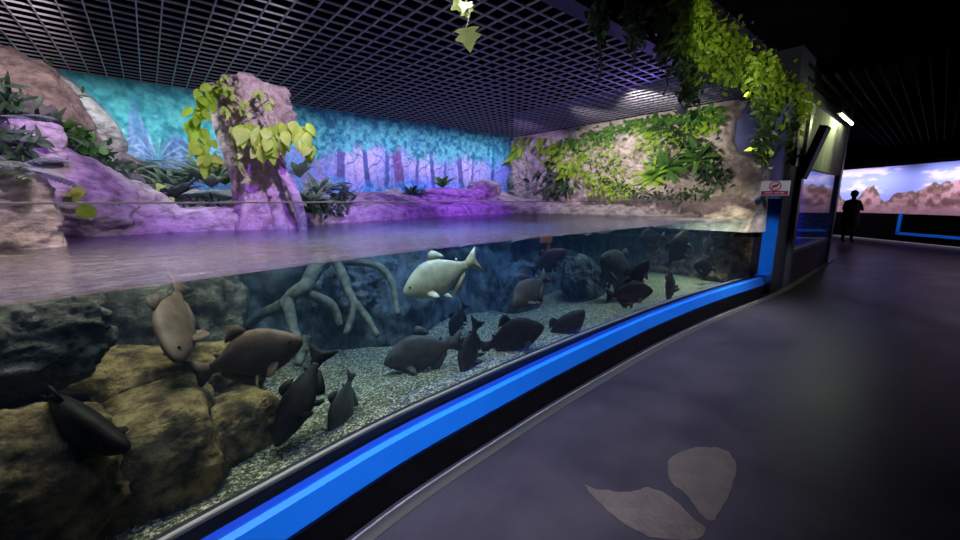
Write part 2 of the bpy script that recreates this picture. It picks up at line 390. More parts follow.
def canyon(X, Z):
    h = (Z - 1.0) / 1.6
    C = np.zeros(X.shape + (3,)) + np.array((.30, .40, .86)); C = mixc(C, (.20, .27, .75), sst(h, .75, 1) * .7)
    cl = sst(fbm(X * .9, Z * 3.2, 5, 5), .47, .62)
    C = mixc(C, (.80, .76, .92), cl * .9)
    n = fbm(X * 5, Z * 5, 8, 5); nb = fbm(X * 1.6, X * 0 + 2, 17, 3)
    prof = .34 + .50 * np.clip(nb - .25, 0, 1) + .14 * np.abs(np.sin(X * 2.1)) ** .4 * np.sin(X * .9 + 1) + (n - .5) * .10
    rk = 1 - sst(h - prof, -.01, .02)
    C = mixc(C, (.27, .15, .15), rk)
    C = mixc(C, (.52, .33, .36), rk * sst(n, .5, .62) * .8)
    C = mixc(C, (.12, .07, .07), rk * sst(-n, -.45, -.33) * .85)
    st = sst(fbm(X * 2, Z * 16, 18, 3), .5, .6)
    C = mixc(C, (.20, .11, .11), rk * st * .35)
    bush = rk * sst(h - prof, -.16, -.04) * sst(fbm(X * 9, Z * 9, 28), .46, .56)
    C = mixc(C, (.09, .09, .05), bush * .85)
    low = rk * sst(-h, -.20, -.08)
    C = mixc(C, (.50, .30, .36), low * .6)
    return C

WATER = 1.184
# inner face of the curved glass
GA = np.array([-3.0, -1.9, -1.0, -.34, -.1, .24, .73, 1.48, 2.9, 5.0, 6.95]); GB = np.array([.35, .90, 1.26, 1.49, 1.55, 1.62, 1.715, 1.79, 1.855, 1.85, 1.72])
def _cat(xs, ys, x):
    i = int(np.clip(np.searchsorted(xs, x) - 1, 0, len(xs) - 2)); h = xs[i + 1] - xs[i]; t = (x - xs[i]) / h
    m = np.gradient(ys, xs)
    return (2 * t ** 3 - 3 * t * t + 1) * ys[i] + (t ** 3 - 2 * t * t + t) * h * m[i] + (-2 * t ** 3 + 3 * t * t) * ys[i + 1] + (t ** 3 - t * t) * h * m[i + 1]
def g(a): return float(_cat(GA, GB, a))
AS = np.concatenate([np.linspace(-1.9, 1.5, 60), np.linspace(1.55, 6.95, 60)])

# ------------------------------------------------------------------ the room
struct('floor', MB().box((-4, -5, -.1), (26, 7.5, 0)), M['floor'])
mb = MB()
mb.box((-4, -5, 3.6), (20, 1.78, 3.7)); 
struct('ceiling', mb, M['void'])
# open-cell ceiling over the tank, seen from below
gr = empty('ceiling', (2.3, 4.3, 2.9)); tag(gr, kind='structure')
mb = MB(); mb.box((-2.1, 2.02, 3.45), (6.9, 6.8, 3.5)); mb.build('ceiling_void', M['void'], gr)
mb = MB()
cell = .150
a = -2.0
while a < 6.66:
    mb.box((a - .0045, 2.06, 2.885), (a + .0045, 6.62, 2.899)); a += cell
b = 2.09
while b < 6.62:
    mb.box((-2.0, b - .0045, 2.886), (6.66, b + .0045, 2.900)); b += cell
mb.build('grid', M['grid'], gr)
# baffles of the corridor ceiling
sl = empty('ceiling', (14, -1, 3.3)); tag(sl, kind='structure')
mb = MB(); b = -4.6
while b < 1.6:
    mb.box((7.8, b - .007, 3.24), (17.6 + .7 * b + 1.2, b + .005, 3.29)); b += .15
mb.build('baffles', mat('baffle_paint', (.004, .004, .0055), rough=.9, spec=.05), sl)
struct('trim_1', MB().box((-2.1, 1.90, 2.86), (7.35, 2.06, 3.6)), M['fascia'])
struct('wall_right', MB().box((-4, -5.1, 0), (20, -5, 3.7)), M['void'])
struct('wall_back', MB().box((-4.1, -5, 0), (-4, 1.0, 3.7)), M['void'])
# closed left end of the tank enclosure and the wall behind the viewer's left
struct('wall_left', MB().box((-2.3, .75, 0), (-2.1, 6.9, 3.5)), M['void'])
# support wall behind the mural and the vine wall
struct('wall_north', MB().box((-2.1, 6.70, 0), (7.0, 6.9, 3.5)), M['void'])
art_wall('forest_mural', (-1.9, 6.62), (6.64, 6.62), 1.15, 2.9, 980, 200, jungle, 'long mural of a blue and purple misty forest on the back wall above the tank', 'mural')

# end wall, blue paint
struct('wall_east', MB().box((6.78, 1.50, 1.47), (6.92, 2.04, 2.88)).box((6.78, 2.04, 1.47), (6.92, 6.7, 3.5)).box((6.89, 1.76, 0), (6.92, 6.7, 1.47)), M['navy'])

# ------------------------------------------------------------------ relief rock wall at the right end
def fnoise(p, sc, o=5): return noise.fractal(Vector(p) * sc, 1.0, 2.0, o)
def relief(name, fn, nu, nv, m, disp, parent=None, keep=None):
    mb = MB(); vs = []
    for j in range(nv):
        for i in range(nu):
            vs.append(fn(i / (nu - 1), j / (nv - 1)))
    fs = []
    for j in range(nv - 1):
        for i in range(nu - 1):
            if keep is None or keep((i + .5) / (nu - 1), (j + .5) / (nv - 1)):
                fs.append((j * nu + i, j * nu + i + 1, (j + 1) * nu + i + 1, (j + 1) * nu + i))
    mb.add(vs, fs)
    return mb
def wall_edge(z):     # where the sandy rock stops and blue paint begins: y as a function of z
    pts = [(0, 1.55), (1.75, 1.62), (1.95, 1.60), (2.06, 1.74), (2.14, 2.02), (2.3, 2.12), (2.6, 2.12), (2.78, 2.02), (2.9, 1.95)]
    return float(np.interp(z, [p[0] for p in pts], [p[1] for p in pts]))
def vw(u, v):
    z = 1.0 + v * 1.89
    y0 = wall_edge(z); y = y0 + (6.66 - y0) * u
    p = (0, y, z)
    d = .10 + .10 * fnoise(p, 1.3) + .06 * fnoise(p, 5) + .02 * fnoise(p, 14)
    # broad ledges
    for (cy, cz, ry, rz, h) in [(3.3, 1.55, .6, .22, .30), (4.35, 1.75, .35, .35, .16), (5.6, 1.8, .45, .6, .25), (2.5, 1.5, .5, .2, .16), (3.6, 2.3, .7, .25, .10), (6.5, 1.7, .3, 1.2, .2), (2.6, 1.95, .5, .12, .08)]:
        d += h * math.exp(-((y - cy) / ry) ** 2 - ((z - cz) / rz) ** 2)
    d += .30 * max(0, (1.35 - z) / .35) ** 1.2
    e = min(1, max(0, (y - y0) / .12)); d = max(.02, d) * (e ** .5) + .005
    if z > 2.8: d = max(d * .6, .06)
    return (6.78 - d, y, z)
mb = relief('vine_rock_wall', vw, 280, 140, None, 0)
tag(mb.build('rock_wall', M['rockwall'], None, True), 'sandy beige artificial rock wall with wavy edge at the right end of the tank', 'rock wall')

# ------------------------------------------------------------------ tank
tank = empty('aquarium_tank', (2.5, 1.8, 0), 'long curved open-top aquarium with clear panel and bright blue frame', 'aquarium')
def strip(sections):   # sections: list of (offset outward from g, z) closed polygon swept along the front
    rings = []
    for a in AS:
        gy = g(a); k = .035 * float(np.interp(a, [1.6, 3.6], [1, 0])); rings.append([(a, gy - o - (k if o > .051 else 0), z) for o, z in sections])
    return rings
mb = MB(); mb.loft(strip([(0, .26), (0, 1.44), (.05, 1.44), (.05, .26)]), cap=True)
M['glassedge'] = mat('acrylic_edge', (.55, .6, .62), rough=.25)
gl = mb.build('clear_panel', [M['glass'], M['glassedge']], tank)
for p in gl.data.polygons:
    if abs(p.normal.z) > .9 and p.center.z > 1: p.material_index = 1
recalc(gl)
mb = MB(); mb.loft(strip([(.052, .175), (.052, .303), (.082, .307), (.100, .307), (.102, .302), (.128, .290), (.132, .293), (.168, .195), (.163, .17), (.14, .165)]), cap=True)
fr = mb.build('sill_frame', [M['blue'], M['deepblue']], tank)
recalc(fr)
for p in fr.data.polygons:
    o = g(p.center.x + tank.location.x) - (p.center.y + tank.location.y)
    if o < .10 + .035 * float(np.interp(p.center.x + tank.location.x, [1.6, 3.6], [1, 0])) and p.normal.z > .3: p.material_index = 1
mb = MB(); mb.loft(strip([(.165, 0), (.165, .175), (.05, .18), (-.05, .18), (-.05, 0)]), cap=True)
mb.build('plinth', M['plinth'], tank)
mb = MB(); mb.loft(strip([(-.075, .18), (-.075, .29), (-.001, .295), (-.001, .18)]), cap=True)
mb.build('sealant_bed', M['gasket'], tank)
mb = MB(); mb.loft(strip([(-.045, .291), (-.04, .298), (-.024, .298), (-.02, .291)]), cap=True)
mb.build('sealant_line', M['tan'], tank)
mb = MB(); mb.loft(strip([(.0, 1.44), (.0, 1.444), (.052, 1.444), (.052, 1.439), (.05, 1.44)]), cap=True)
mb.build('edge_line', mat('edge_line', (.30, .28, .27), rough=.3), tank)  # added pale strip that draws the bright line along the panel's top edge
# end post
mb = MB()
def prism(mb, poly, z0, z1):
    n = len(poly); mb.add([(x, y, z0) for x, y in poly] + [(x, y, z1) for x, y in poly],
                          [tuple(range(n))[::-1], tuple(range(n, 2 * n))] + [(k, (k + 1) % n, n + (k + 1) % n, n + k) for k in range(n)])
    return mb
prism(mb, [(6.99, 1.685), (7.28, 1.555), (7.28, 1.75), (6.99, 1.75)], .19, 1.47)
pst = mb.build('end_post', M['blue'], tank)
mb = MB(); prism(mb, [(6.93, 1.70), (6.99, 1.672), (6.99, 1.75), (6.93, 1.75)], .2, 1.45); mb.build('dark_reveal', M['gasket'], tank)
mb = MB(); mb.box((6.58, 1.66, 1.455), (7.2, 1.72, 1.475)); mb.build('top_clamp', M['blue'], tank)
# joint of sill and post
mb = MB(); prism(mb, [(6.9, 1.66), (6.99, 1.56), (7.28, 1.555), (7.28, 1.7), (6.95, 1.7)], .19, .335); mb.build('sill_corner', M['blue'], fr)

# curb on the floor
mb = MB(); CA = np.concatenate([AS[AS > -1.5], np.array([7.1, 7.4, 8, 9, 10, 11, 12, 13])])
def cb(a): return g(a) - .205 - .02 * float(np.interp(a, [1.6, 3.6], [1, 0])) if a < 6.9 else float(np.interp(a, [6.9, 7.6, 9.3, 13], [g(6.9) - .205, 1.50, 1.50, 1.56]))
def sweep(sec): return [[(a, cb(a) - o, z) for o, z in sec] for a in CA]
mb.loft(sweep([(0, 0), (0, .007), (.009, .007), (.010, 0)]), cap=True)
struct('trim_2', mb, M['curb'])
mb = MB(); mb.loft(sweep([(.010, 0), (.010, .003), (.075, .003), (.075, 0)]), cap=True); struct('trim_3', mb, M['darkband'])

# water: one closed body, rippled top, clear sides
M['clearwater'] = clearwater_mat()
mb = MB(); rings = []
AW = np.concatenate([[-2.05], AS[1:]])
for a in AW:
    y0 = g(a) + .002
    rings.append([(a, y0, WATER), (a, 6.6, WATER), (a, 6.6, .1), (a, y0, .1)])
mb.loft(rings, cap=True)
wo = mb.build('water', [M['clearwater'], M['water']], None)
recalc(wo)
for p in wo.data.polygons:
    if p.normal.z > .9: p.material_index = 1
tag(wo, 'rippled murky water reflecting purple light inside the tank', 'water', kind='stuff')

# gravel bed
def gz(a, b):
    return .215 + .03 * noise.noise(Vector((a * 1.2, b * 1.2, 0))) + .012 * noise.noise(Vector((a * 6, b * 6, 3))) 
mb = MB(); rings = []
for a in np.linspace(-2.0, 6.9, 180):
    y0 = g(a) + .074
    rings.append([(a, y0 + (4.6 - y0) * k / 59, gz(a, y0 + (4.6 - y0) * k / 59)) for k in range(60)])
mb.loft(rings, closed=False)
tag(mb.build('gravel', M['gravel'], None, True), 'bed of pale mixed gravel on the tank bottom', 'gravel', kind='stuff')

# bank terrain above water
SH = [(-2.0, 4.0), (-.4, 4.0), (.6, 4.08), (1.6, 4.45), (3.0, 4.95), (4.2, 5.3), (5.2, 5.5), (5.9, 5.15), (6.3, 4.3), (6.45, 3.2), (6.5, 1.9)]
def shore_sd(a, b):   # positive inside the land
    best = 9; sgn = 1
    for (x0, y0), (x1, y1) in zip(SH[:-1], SH[1:]):
        dx, dy = x1 - x0, y1 - y0; t = max(0, min(1, ((a - x0) * dx + (b - y0) * dy) / (dx * dx + dy * dy)))
        ex, ey = a - x0 - dx * t, b - y0 - dy * t; dd = math.hypot(ex, ey)
        if dd < best: best = dd; sgn = 1 if (dx * ey - dy * ex) > 0 else -1
    return best * sgn
def bank_z(a, b):
    s = shore_sd(a, b) + .06 * noise.noise(Vector((a * 2.5, b * 2.5, 7)))
    t = max(0, min(1, (s + .05) / .16)); t = t * t * (3 - 2 * t)
    z = .98 + .33 * t + .14 * max(0, s) ** .8
    z += .05 * fnoise((a, b, 1), 2.2) + .02 * fnoise((a, b, 5), 7)
    for (ca, cb_, ra, rb, h) in [(4.9, 6.2, .9, .3, .22), (3.3, 6.2, .5, .3, .14), (5.6, 6.1, .4, .3, .18), (2.6, 5.6, .3, .4, .10)]:
        z += h * math.exp(-((a - ca) / ra) ** 2 - ((b - cb_) / rb) ** 2)
    return z
mb = MB(); rings = []
for a in np.linspace(-2.05, 6.74, 240):
    rings.append([(a, 3.25 + 3.35 * k / 109, bank_z(a, 3.25 + 3.35 * k / 109)) for k in range(110)])
mb.loft(rings, closed=False)
tag(mb.build('rock_bank', M['rockpale'], None, True), 'low uneven rock bank between the water and the forest mural', 'rock bank')

# boulders -----------------------------------------------------------------
def ico(sub):
    bm = bmesh.new(); bmesh.ops.create_icosphere(bm, subdivisions=sub, radius=1)
    v = [tuple(x.co) for x in bm.verts]; f = [tuple(q.index for q in x.verts) for x in bm.faces]; bm.free(); return v, f
ICO = {k: ico(k) for k in (3, 4, 5, 6)}
def rock_mb(c, size, rot, seed=0, box=3.0, amp=.12, sub=6, tilt=(0, 0), strata=0, fs=1.6):
    V, Fc = ICO[sub]; R = Matrix.Rotation(rot, 3, 'Z') @ Matrix.Rotation(tilt[0], 3, 'X') @ Matrix.Rotation(tilt[1], 3, 'Y')
    out = []; off = Vector((seed * 3.7, seed * 1.3, seed * 7.1))
    sx, sy, sz = size; ms = (sx + sy + sz) / 3
    for p in V:
        l = (abs(p[0]) ** box + abs(p[1]) ** box + abs(p[2]) ** box) ** (1 / box)
        q = Vector((p[0] / l, p[1] / l, p[2] / l))
        n = noise.fractal(q * fs + off, 1.0, 2.0, 3); n2 = noise.ridged_multi_fractal(q * fs * 1.8 + off, 1.0, 2.0, 4, 1.0, 2.0)
        n3 = noise.fractal(q * fs * 5 + off, .9, 2.0, 3)
        k = 1 + amp * n + amp * .35 * (n2 - 1) + amp * .25 * n3
        q = Vector((q.x * sx, q.y * sy, q.z * sz)) * k
        if strata: q += Vector((q.x, q.y, 0)) * strata * (noise.noise(Vector((0, seed, q.z * 16 + n * 1.5))))
        out.append(Vector(c) + R @ q)
    return MB().add(out, Fc), min(v.z for v in out)
def boulder(name, c, size, rot, m, label, cat='rock', seed=0, box=3.0, amp=.12, sub=6, group=None, tilt=(0, 0), strata=0, fs=1.6):
    mb, zmin = rock_mb(c, size, rot, seed, box, amp, sub, tilt, strata, fs)
    return tag(mb.build(name, m, None, True, origin=(c[0], c[1], zmin)), label, cat, group)

# above water, left
boulder('boulder', at_t(-8, 218, 2.15), (.24, .25, .26), .35, M['rockpale'], 'large pale pink front boulder standing in the water at the far left', seed=1, amp=.12, box=4.0, strata=.10)
boulder('boulder', at_t(4, 122, 3.5), (.55, .5, .64), .3, M['rockbrown'], 'tall brown boulder leaning at the upper left under the ceiling grid', seed=2, amp=.14, box=2.5, tilt=(0, -.35))
boulder('boulder', at_t(84, 116, 4.5), (.20, .26, .52), .2, M['rockpale'], 'smooth pale lilac slab rock behind the brown boulder against the mural', seed=3, amp=.06, box=2.3, tilt=(0, -.62))
boulder('boulder', at_t(36, 142, 2.6), (.13, .13, .13), .3, M['rockpale'], 'small square pinkish rock above the front boulder', seed=4, amp=.08, box=5)
boulder('boulder', at_t(40, 185, 2.9), (.62, .45, .30), -.5, M['rockpale'], 'lilac sloping rock behind the front boulder', seed=5, amp=.1, box=2.6, tilt=(.1, .45))
boulder('boulder', at_t(105, 210, 3.25), (.52, .36, .30), -.4, M['rockpale'], 'purple lit rock at the waterline right of the front boulder', seed=6, amp=.1, box=2.6, tilt=(0, .35))
boulder('boulder', at_t(70, 222, 2.9), (.14, .16, .20), .2, M['rockpale'], 'narrow rock in the gap beside the front boulder', seed=7, amp=.08, box=3)
boulder('boulder', at_t(116, 186, 4.3), (.36, .34, .36), .3, M['rockpale'], 'purple lit rock below the lilac slab', seed=8, amp=.12, tilt=(0, .5))
boulder('boulder', at_t(96, 190, 3.8), (.36, .30, .30), .0, M['rockdark'], 'dark mossy rock under the tangled plants at left', seed=9, amp=.16, tilt=(0, .5))
boulder('boulder', at_t(0, 160, 3.4), (.5, .5, .55), .0, M['rockdark'], 'dark rock core below the tall brown boulder', seed=19, amp=.16)
for i, (px, py, t, s, lb) in enumerate([(455, 197, 7.4, (.85, .3, .16), 'long purple rock mound at the foot of the mural'), (372, 203, 6.2, (.45, .3, .16), 'purple rock mound right of the trunk before the mural'),
                                     (484, 190, 7.9, (.36, .25, .18), 'purple rock knob near the wall corner'), (330, 212, 4.9, (.30, .2, .10), 'low purple rock at the waterline beside the trunk')]):
    boulder('boulder', at_t(px, py, t), s, .05, M['rockpale'], lb, seed=20 + i, amp=.14, sub=5)

# submerged rocks
uw = [
 ((88, 478), 2.12, (.46, .26, .26), -.12, 'uwyellow', 'big yellow-brown submerged block rock at the bottom left', 3, 6, .06, (0, -.16)),
 ((-10, 500), 1.85, (.30, .2, .28), .2, 'uwyellow', 'brown submerged rock in the bottom left corner', 4, 3, .12, (0, 0)),
 ((240, 425), 2.14, (.155, .13, .15), .4, 'uwyellow', 'small yellowish submerged rock on the gravel beside the big block', 5, 5, .07, (0, .1)),
 ((8, 345), 2.05, (.26, .18, .20), .2, 'uwgrey', 'dark brown submerged boulder at the left edge below the waterline', 6, 2.6, .16, (0, 0)),
 ((70, 420), 2.50, (.72, .30, .30), .1, 'uwyellow', 'wide ochre submerged ledge behind the big block rock', 7, 4, .12, (0, .05)),
 ((110, 335), 2.85, (.62, .30, .42), -.1, 'uwgrey', 'large grey submerged slab behind the brown fish', 8, 4, .10, (0, .1)),
 ((168, 385), 2.45, (.22, .2, .2), .2, 'uwgrey', 'grey submerged rock below the hovering brown fish', 9, 3, .14, (0, 0)),
 ((722, 262), 2.25, (.50, .20, .27), .0, 'uwyellow', 'yellow-green submerged rock at the right end of the tank', 10, 4, .10, (0, 0)),
 ((585, 275), 2.85, (.45, .18, .26), .2, 'uwblue', 'blue-grey submerged rock slab in the middle of the tank', 11, 4, .12, (0, .5)),
 ((520, 285), 3.05, (.34, .20, .34), .2, 'uwblue', 'dark submerged rock behind the small pacu shoal', 12, 3, .14, (0, .1)),
]
for i, (pp, yd, s, r, mm, lb, sd, bx, am, tl) in enumerate(uw):
    boulder('submerged_rock', at_y(*pp, yd) - Vector((0, 0, .09 if i in (8, 9) else 0)), s, r, M[mm], lb, seed=30 + sd, amp=am, box=bx, tilt=tl)

# underwater back wall of the bank
def uwf(u, v):
    a = -2.0 + 8.85 * u; z = .15 + 1.0 * v
    b = float(np.interp(a, [-2, .6, 1.6, 3, 5, 6.2, 6.9], [3.1, 3.2, 3.15, 3.25, 3.5, 3.4, 3.3])) + .15 * v
    d = .16 * fnoise((a, z * .7, 4), 1.5) + .09 * noise.ridged_multi_fractal(Vector((a * 1.6 + z, z * 1.1, 2)), 1, 2, 4, 1, 2)
    return (a, b - d, z)
mb = relief('x', uwf, 240, 40, None, 0)
tag(mb.build('submerged_rock_wall', M['uwblue'], None, True), 'dark blue-grey rock wall at the back of the tank below the water', 'rock wall')
def uwe(u, v):
    b = 1.74 + 2.0 * u; z = .15 + 1.02 * v
    d = .10 + .10 * fnoise((9, b, z), 1.9) + .14 * noise.ridged_multi_fractal(Vector((3, b * 1.3, z * 1.6)), 1, 2, 4, 1, 2) * max(0, min(1, (1.15 - z) * 4))
    d = max(.0, d) * min(1, (b - 1.7) / .25)
    return (6.88 - d, b, z)
mb = relief('x', uwe, 90, 45, None, 0)
tag(mb.build('submerged_rock_wall', M['uwyellow'], None, True), 'mossy yellow-brown rock wall closing the right end under water', 'rock wall')

# ------------------------------------------------------------------ roots under water
def smooth_path(pts, n=18):
    pts = [Vector(p) for p in pts]; out = []
    P = [pts[0]] + pts + [pts[-1]]
    for i in range(1, len(P) - 2):
        for k in range(n // (len(pts) - 1) + 1):
            t = k / (n // (len(pts) - 1) + 1)
            a_, b_, c_, d_ = P[i - 1], P[i], P[i + 1], P[i + 2]
            out.append(.5 * ((2 * b_) + (-a_ + c_) * t + (2 * a_ - 5 * b_ + 4 * c_ - d_) * t * t + (-a_ + 3 * b_ - 3 * c_ + d_) * t ** 3))
    out.append(pts[-1]); return out
def root_tube(mb, pix, r0, r1):
    pts = smooth_path([at_t(*q) for q in pix], 24)
    for i, p in enumerate(pts): p += Vector((noise.noise(p * 5), noise.noise(p * 5 + Vector((5, 0, 0))), noise.noise(p * 5 + Vector((0, 7, 0))))) * .02
    n = len(pts); mb.tube(pts, [(r0 + (r1 - r0) * i / (n - 1)) * (1 + .18 * noise.noise(pts[i] * 14)) for i in range(n)], 10)
rt = empty('sunken_tree_root', at_t(310, 335, 2.7), 'branching sunken tree root reaching from the waterline to the gravel', 'tree root')
ROOTS = [
 [(322, 258, 3.0), (305, 285, 2.75), (290, 300, 2.7), (294, 330, 2.6), (306, 350, 2.5)],
 [(290, 302, 2.7), (270, 312, 2.8), (245, 325, 2.9)],
 [(250, 268, 3.0), (235, 285, 2.9), (210, 300, 2.8), (200, 320, 2.8)],
 [(308, 335, 2.55), (302, 352, 2.5), (298, 364, 2.45)],
 [(225, 275, 3.0), (215, 300, 2.95), (222, 325, 2.9)],
 [(300, 290, 2.75), (330, 305, 2.85), (340, 325, 2.85)],
]
for k, rp in enumerate(ROOTS):
    mb = MB(); root_tube(mb, rp, .06 if k < 2 else .045, .024); mb.build('root', M['root'], rt, True)
rt = empty('sunken_tree_root', at_t(360, 330, 2.9), 'forked sunken root right of the larger root', 'tree root')
for k, rp in enumerate([[(335, 258, 3.1), (347, 285, 2.95), (353, 305, 2.85), (347, 335, 2.75)], [(352, 302, 2.87), (366, 318, 2.8), (378, 336, 2.75)],
                        [(345, 262, 3.1), (378, 266, 3.0), (392, 285, 2.95), (398, 315, 2.85)]]):
    mb = MB(); root_tube(mb, rp, .042 if k == 0 else .032, .02); mb.build('root', M['root'], rt, True)
boulder('sunken_stump', at_t(262, 300, 3.3), (.50, .28, .42), .2, M['uwblue'], 'large sunken stump mass behind the roots', 'stump', seed=51, amp=.25, box=2.4, fs=2.2)
boulder('sunken_stump', at_t(365, 296, 3.5), (.45, .25, .36), .0, M['uwblue'], 'smaller sunken stump mass behind the forked root', 'stump', seed=53, amp=.25, box=2.4, fs=2.2)

# ------------------------------------------------------------------ artificial tree trunk on the bank
T0 = at_t(272, 226, 3.75)
def trk(px, py): return at_t(px, py, 3.72)
tr = empty('artificial_tree_trunk', Vector((T0.x, T0.y, 1.1)), 'thick artificial tree trunk with flared top and roots rising from the bank', 'tree trunk')
def trunk_mesh(rows, seed, depth=.75, amp=.14):
    rings = []; cen = [(Vector(trk(x, y)), w_) for x, y, w_ in rows]
    pts = smooth_path([c for c, _ in cen], 44)
    ws = np.interp(np.linspace(0, 1, len(pts)), np.linspace(0, 1, len(cen)), [q for _, q in cen])
    vdir = (T0 - CAM); vdir.z = 0; vdir.normalize(); sd = Vector((vdir.y, -vdir.x, 0))
    for p, w_ in zip(pts, ws):
        ring = []
        for k in range(48):
            q = 2 * PI * k / 48
            e = sd * math.cos(q) * w_ + vdir * math.sin(q) * w_ * depth
            n = noise.fractal(Vector((math.cos(q) * 2.0, math.sin(q) * 2.0, p.z * 3.4 + seed)), 1, 2, 5)
            fl = math.sin(q * 9 + p.z * 2.5 + seed) * .07 * max(.2, min(1, (2.1 - p.z) * 1.5))
            ring.append(p + e * (1 + amp * 1.6 * n + fl))
        rings.append(ring)
    return MB().loft(rings, cap=True)
pm = 3.72 / F_PX
mb = trunk_mesh([(271, 240, 40 * pm), (270, 222, 31 * pm), (266, 195, 25 * pm), (262, 170, 22 * pm), (258, 150, 23 * pm), (255, 128, 26 * pm), (256, 112, 26 * pm), (254, 98, 20 * pm)], 1)
mb.build('trunk', M['trunk'], tr, True)
mb = trunk_mesh([(214, 84, 6 * pm), (218, 92, 11 * pm), (224, 110, 11 * pm), (232, 135, 13 * pm), (240, 160, 13 * pm), (248, 190, 12 * pm)], 5, .9)
mb.build('side_stem', M['trunk'], tr, True)
rk, _z = rock_mb(trk(256, 111), (.27, .24, .26), .3, 77, 4.5, .12, 6, (0, .12), .08, 1.8); rk.build('crown', M['trunk'], tr, True)
rk, _z = rock_mb(trk(277, 118), (.13, .14, .15), .1, 78, 3, .16, 5, (0, 0), .05, 1.8); rk.build('knot', M['trunk'], tr, True)
mb = trunk_mesh([(272, 104, 9 * pm), (279, 112, 14 * pm), (281, 122, 10 * pm)], 8, .8, .2); mb.build('knot', M['trunk'], tr, True)
for k, (pts, r0, r1) in enumerate([([(268, 155, 3.52), (280, 168, 3.48), (293, 190, 3.46), (301, 215, 3.56), (304, 245, 3.60)], .045, .04), ([(262, 150, 3.6), (270, 175, 3.60), (276, 205, 3.58), (284, 245, 3.58)], .05, .07),
                                   ([(246, 165, 3.6), (246, 198, 3.62), (238, 245, 3.62)], .05, .07)]):
    mb = MB(); P = smooth_path([at_t(*q) for q in pts], 20); n = len(P)
    mb.tube(P, [(r0 + (r1 - r0) * i / (n - 1)) * (1 + .25 * noise.noise(P[i] * 9)) for i in range(n)], 12)
    mb.build('root', M['trunk'], tr, True)

# ------------------------------------------------------------------ leaves
def leaf(mb, base, d, nrm, L, W, shape='heart', curl=.25, fold=.25):
    d = Vector(d).normalized(); nrm = Vector(nrm); s = d.cross(nrm)
    if s.length < 1e-3: s = d.orthogonal()
    s.normalize(); nn = s.cross(d)
    prof = {'heart': [(0, .25), (.12, .85), (.35, 1), (.62, .72), (.85, .3), (1, .02)], 'lance': [(0, .1), (.2, .7), (.45, 1), (.7, .8), (.88, .42), (1, .02)],
            'round': [(0, .3), (.2, .95), (.5, 1.05), (.8, .7), (1, .1)], 'ivy': [(0, .5), (.1, .95), (.22, .55), (.45, 1), (.6, .45), (.8, .28), (1, .02)],
            'strap': [(0, .35), (.25, .8), (.55, 1), (.8, .8), (1, .05)]}[shape]
    vs = []; fs = []
    for t, w_ in prof:
        c = base + d * L * t - nn * curl * L * t * t
        hw = W * .5 * w_
        vs += [c - s * hw + nn * hw * fold, c, c + s * hw + nn * hw * fold]
    for i in range(len(prof) - 1):
        o = i * 3; fs += [(o, o + 1, o + 4, o + 3), (o + 1, o + 2, o + 5, o + 4)]
    mb.add(vs, fs)
def rv(s=1): return Vector((random.uniform(-s, s), random.uniform(-s, s), random.uniform(-s, s)))
def frond(mb, base, d, L, droop=.5, nl=16, lw=.22, wd=.012, up=Vector((0, 0, 1))):
    d = Vector(d).normalized(); pts = []
    for i in range(nl + 1):
        t = i / nl; pts.append(base + d * L * t - up * droop * L * t * t)
    mb.tube(pts, [.004 * (1 - i / nl * .7) for i in range(nl + 1)], 4, False)
    for i in range(2, nl):
        t = i / nl; tg = (pts[i + 1] - pts[i - 1]).normalized(); s = tg.cross(up)
        if s.length < .01: s = tg.orthogonal()
        s.normalize(); ll = lw * L * math.sin(PI * (t * .85 + .12)) ** .7
        for sg in (-1, 1):
            leaf(mb, pts[i], s * sg + tg * .5 - up * .15, up, ll, wd * 2, 'strap', .15, .1)
TOCAM = lambda p: (CAM - p).normalized()
def plant_thing(name, mb_leaves, m, label, cat, base, stems=None, group=None):
    e = empty(name, base, label, cat, group)
    mb_leaves.build('leaves', m, e, True)
    if stems: stems.build('stem', M['stem'], e)
    return e

# trunk climbers: bunches of lime leaves
def bunch(name, pixs, t, L, count, m, label, cat='climbing plant', down=.8, spread=8, shape='heart', stem=True, group=None):
    mb = MB(); st = MB(); base = at_t(*pixs[0], t)
    for i in range(count):
        px, py = random.choice(pixs); px += random.uniform(-spread, spread); py += random.uniform(-spread, spread)
        p = at_t(px, py, t + random.uniform(-.12, .05)); out = TOCAM(p)
        d = Vector((0, 0, -down)) + rv(.7) + out * .35
        leaf(mb, p, d, out + rv(.45) + Vector((0, 0, .3)), L * random.uniform(.7, 1.2), L * .55 * random.uniform(.8, 1.2), shape, .25)
    if stem:
        P = smooth_path([at_t(px, py, t + .03) for px, py in pixs], 16); st.tube(P, .006, 5)
    return plant_thing(name, mb, m, label, cat, base, st if stem else None, group)
bunch('climbing_pothos', [(212, 84), (206, 95), (196, 112), (195, 128), (203, 145), (208, 158)], 3.45, .13, 60, M['lime'], 'yellow-green climbing leaves hanging left of the trunk top', shape='lance', spread=7)
bunch('climbing_pothos', [(245, 128), (262, 130), (280, 130), (262, 140), (300, 128), (308, 140)], 3.35, .15, 95, M['lime'], 'thick yellow-green leaf cluster draped across the middle of the trunk', spread=8, shape='lance', down=1.2)
bunch('climbing_ivy', [(222, 80), (232, 92), (244, 105), (262, 92), (268, 100), (247, 112), (225, 110), (232, 130), (236, 150), (240, 165), (248, 178)], 3.34, .075, 60, M['limelt'], 'small pale ivy leaves scattered over the trunk bark', shape='ivy', spread=5)

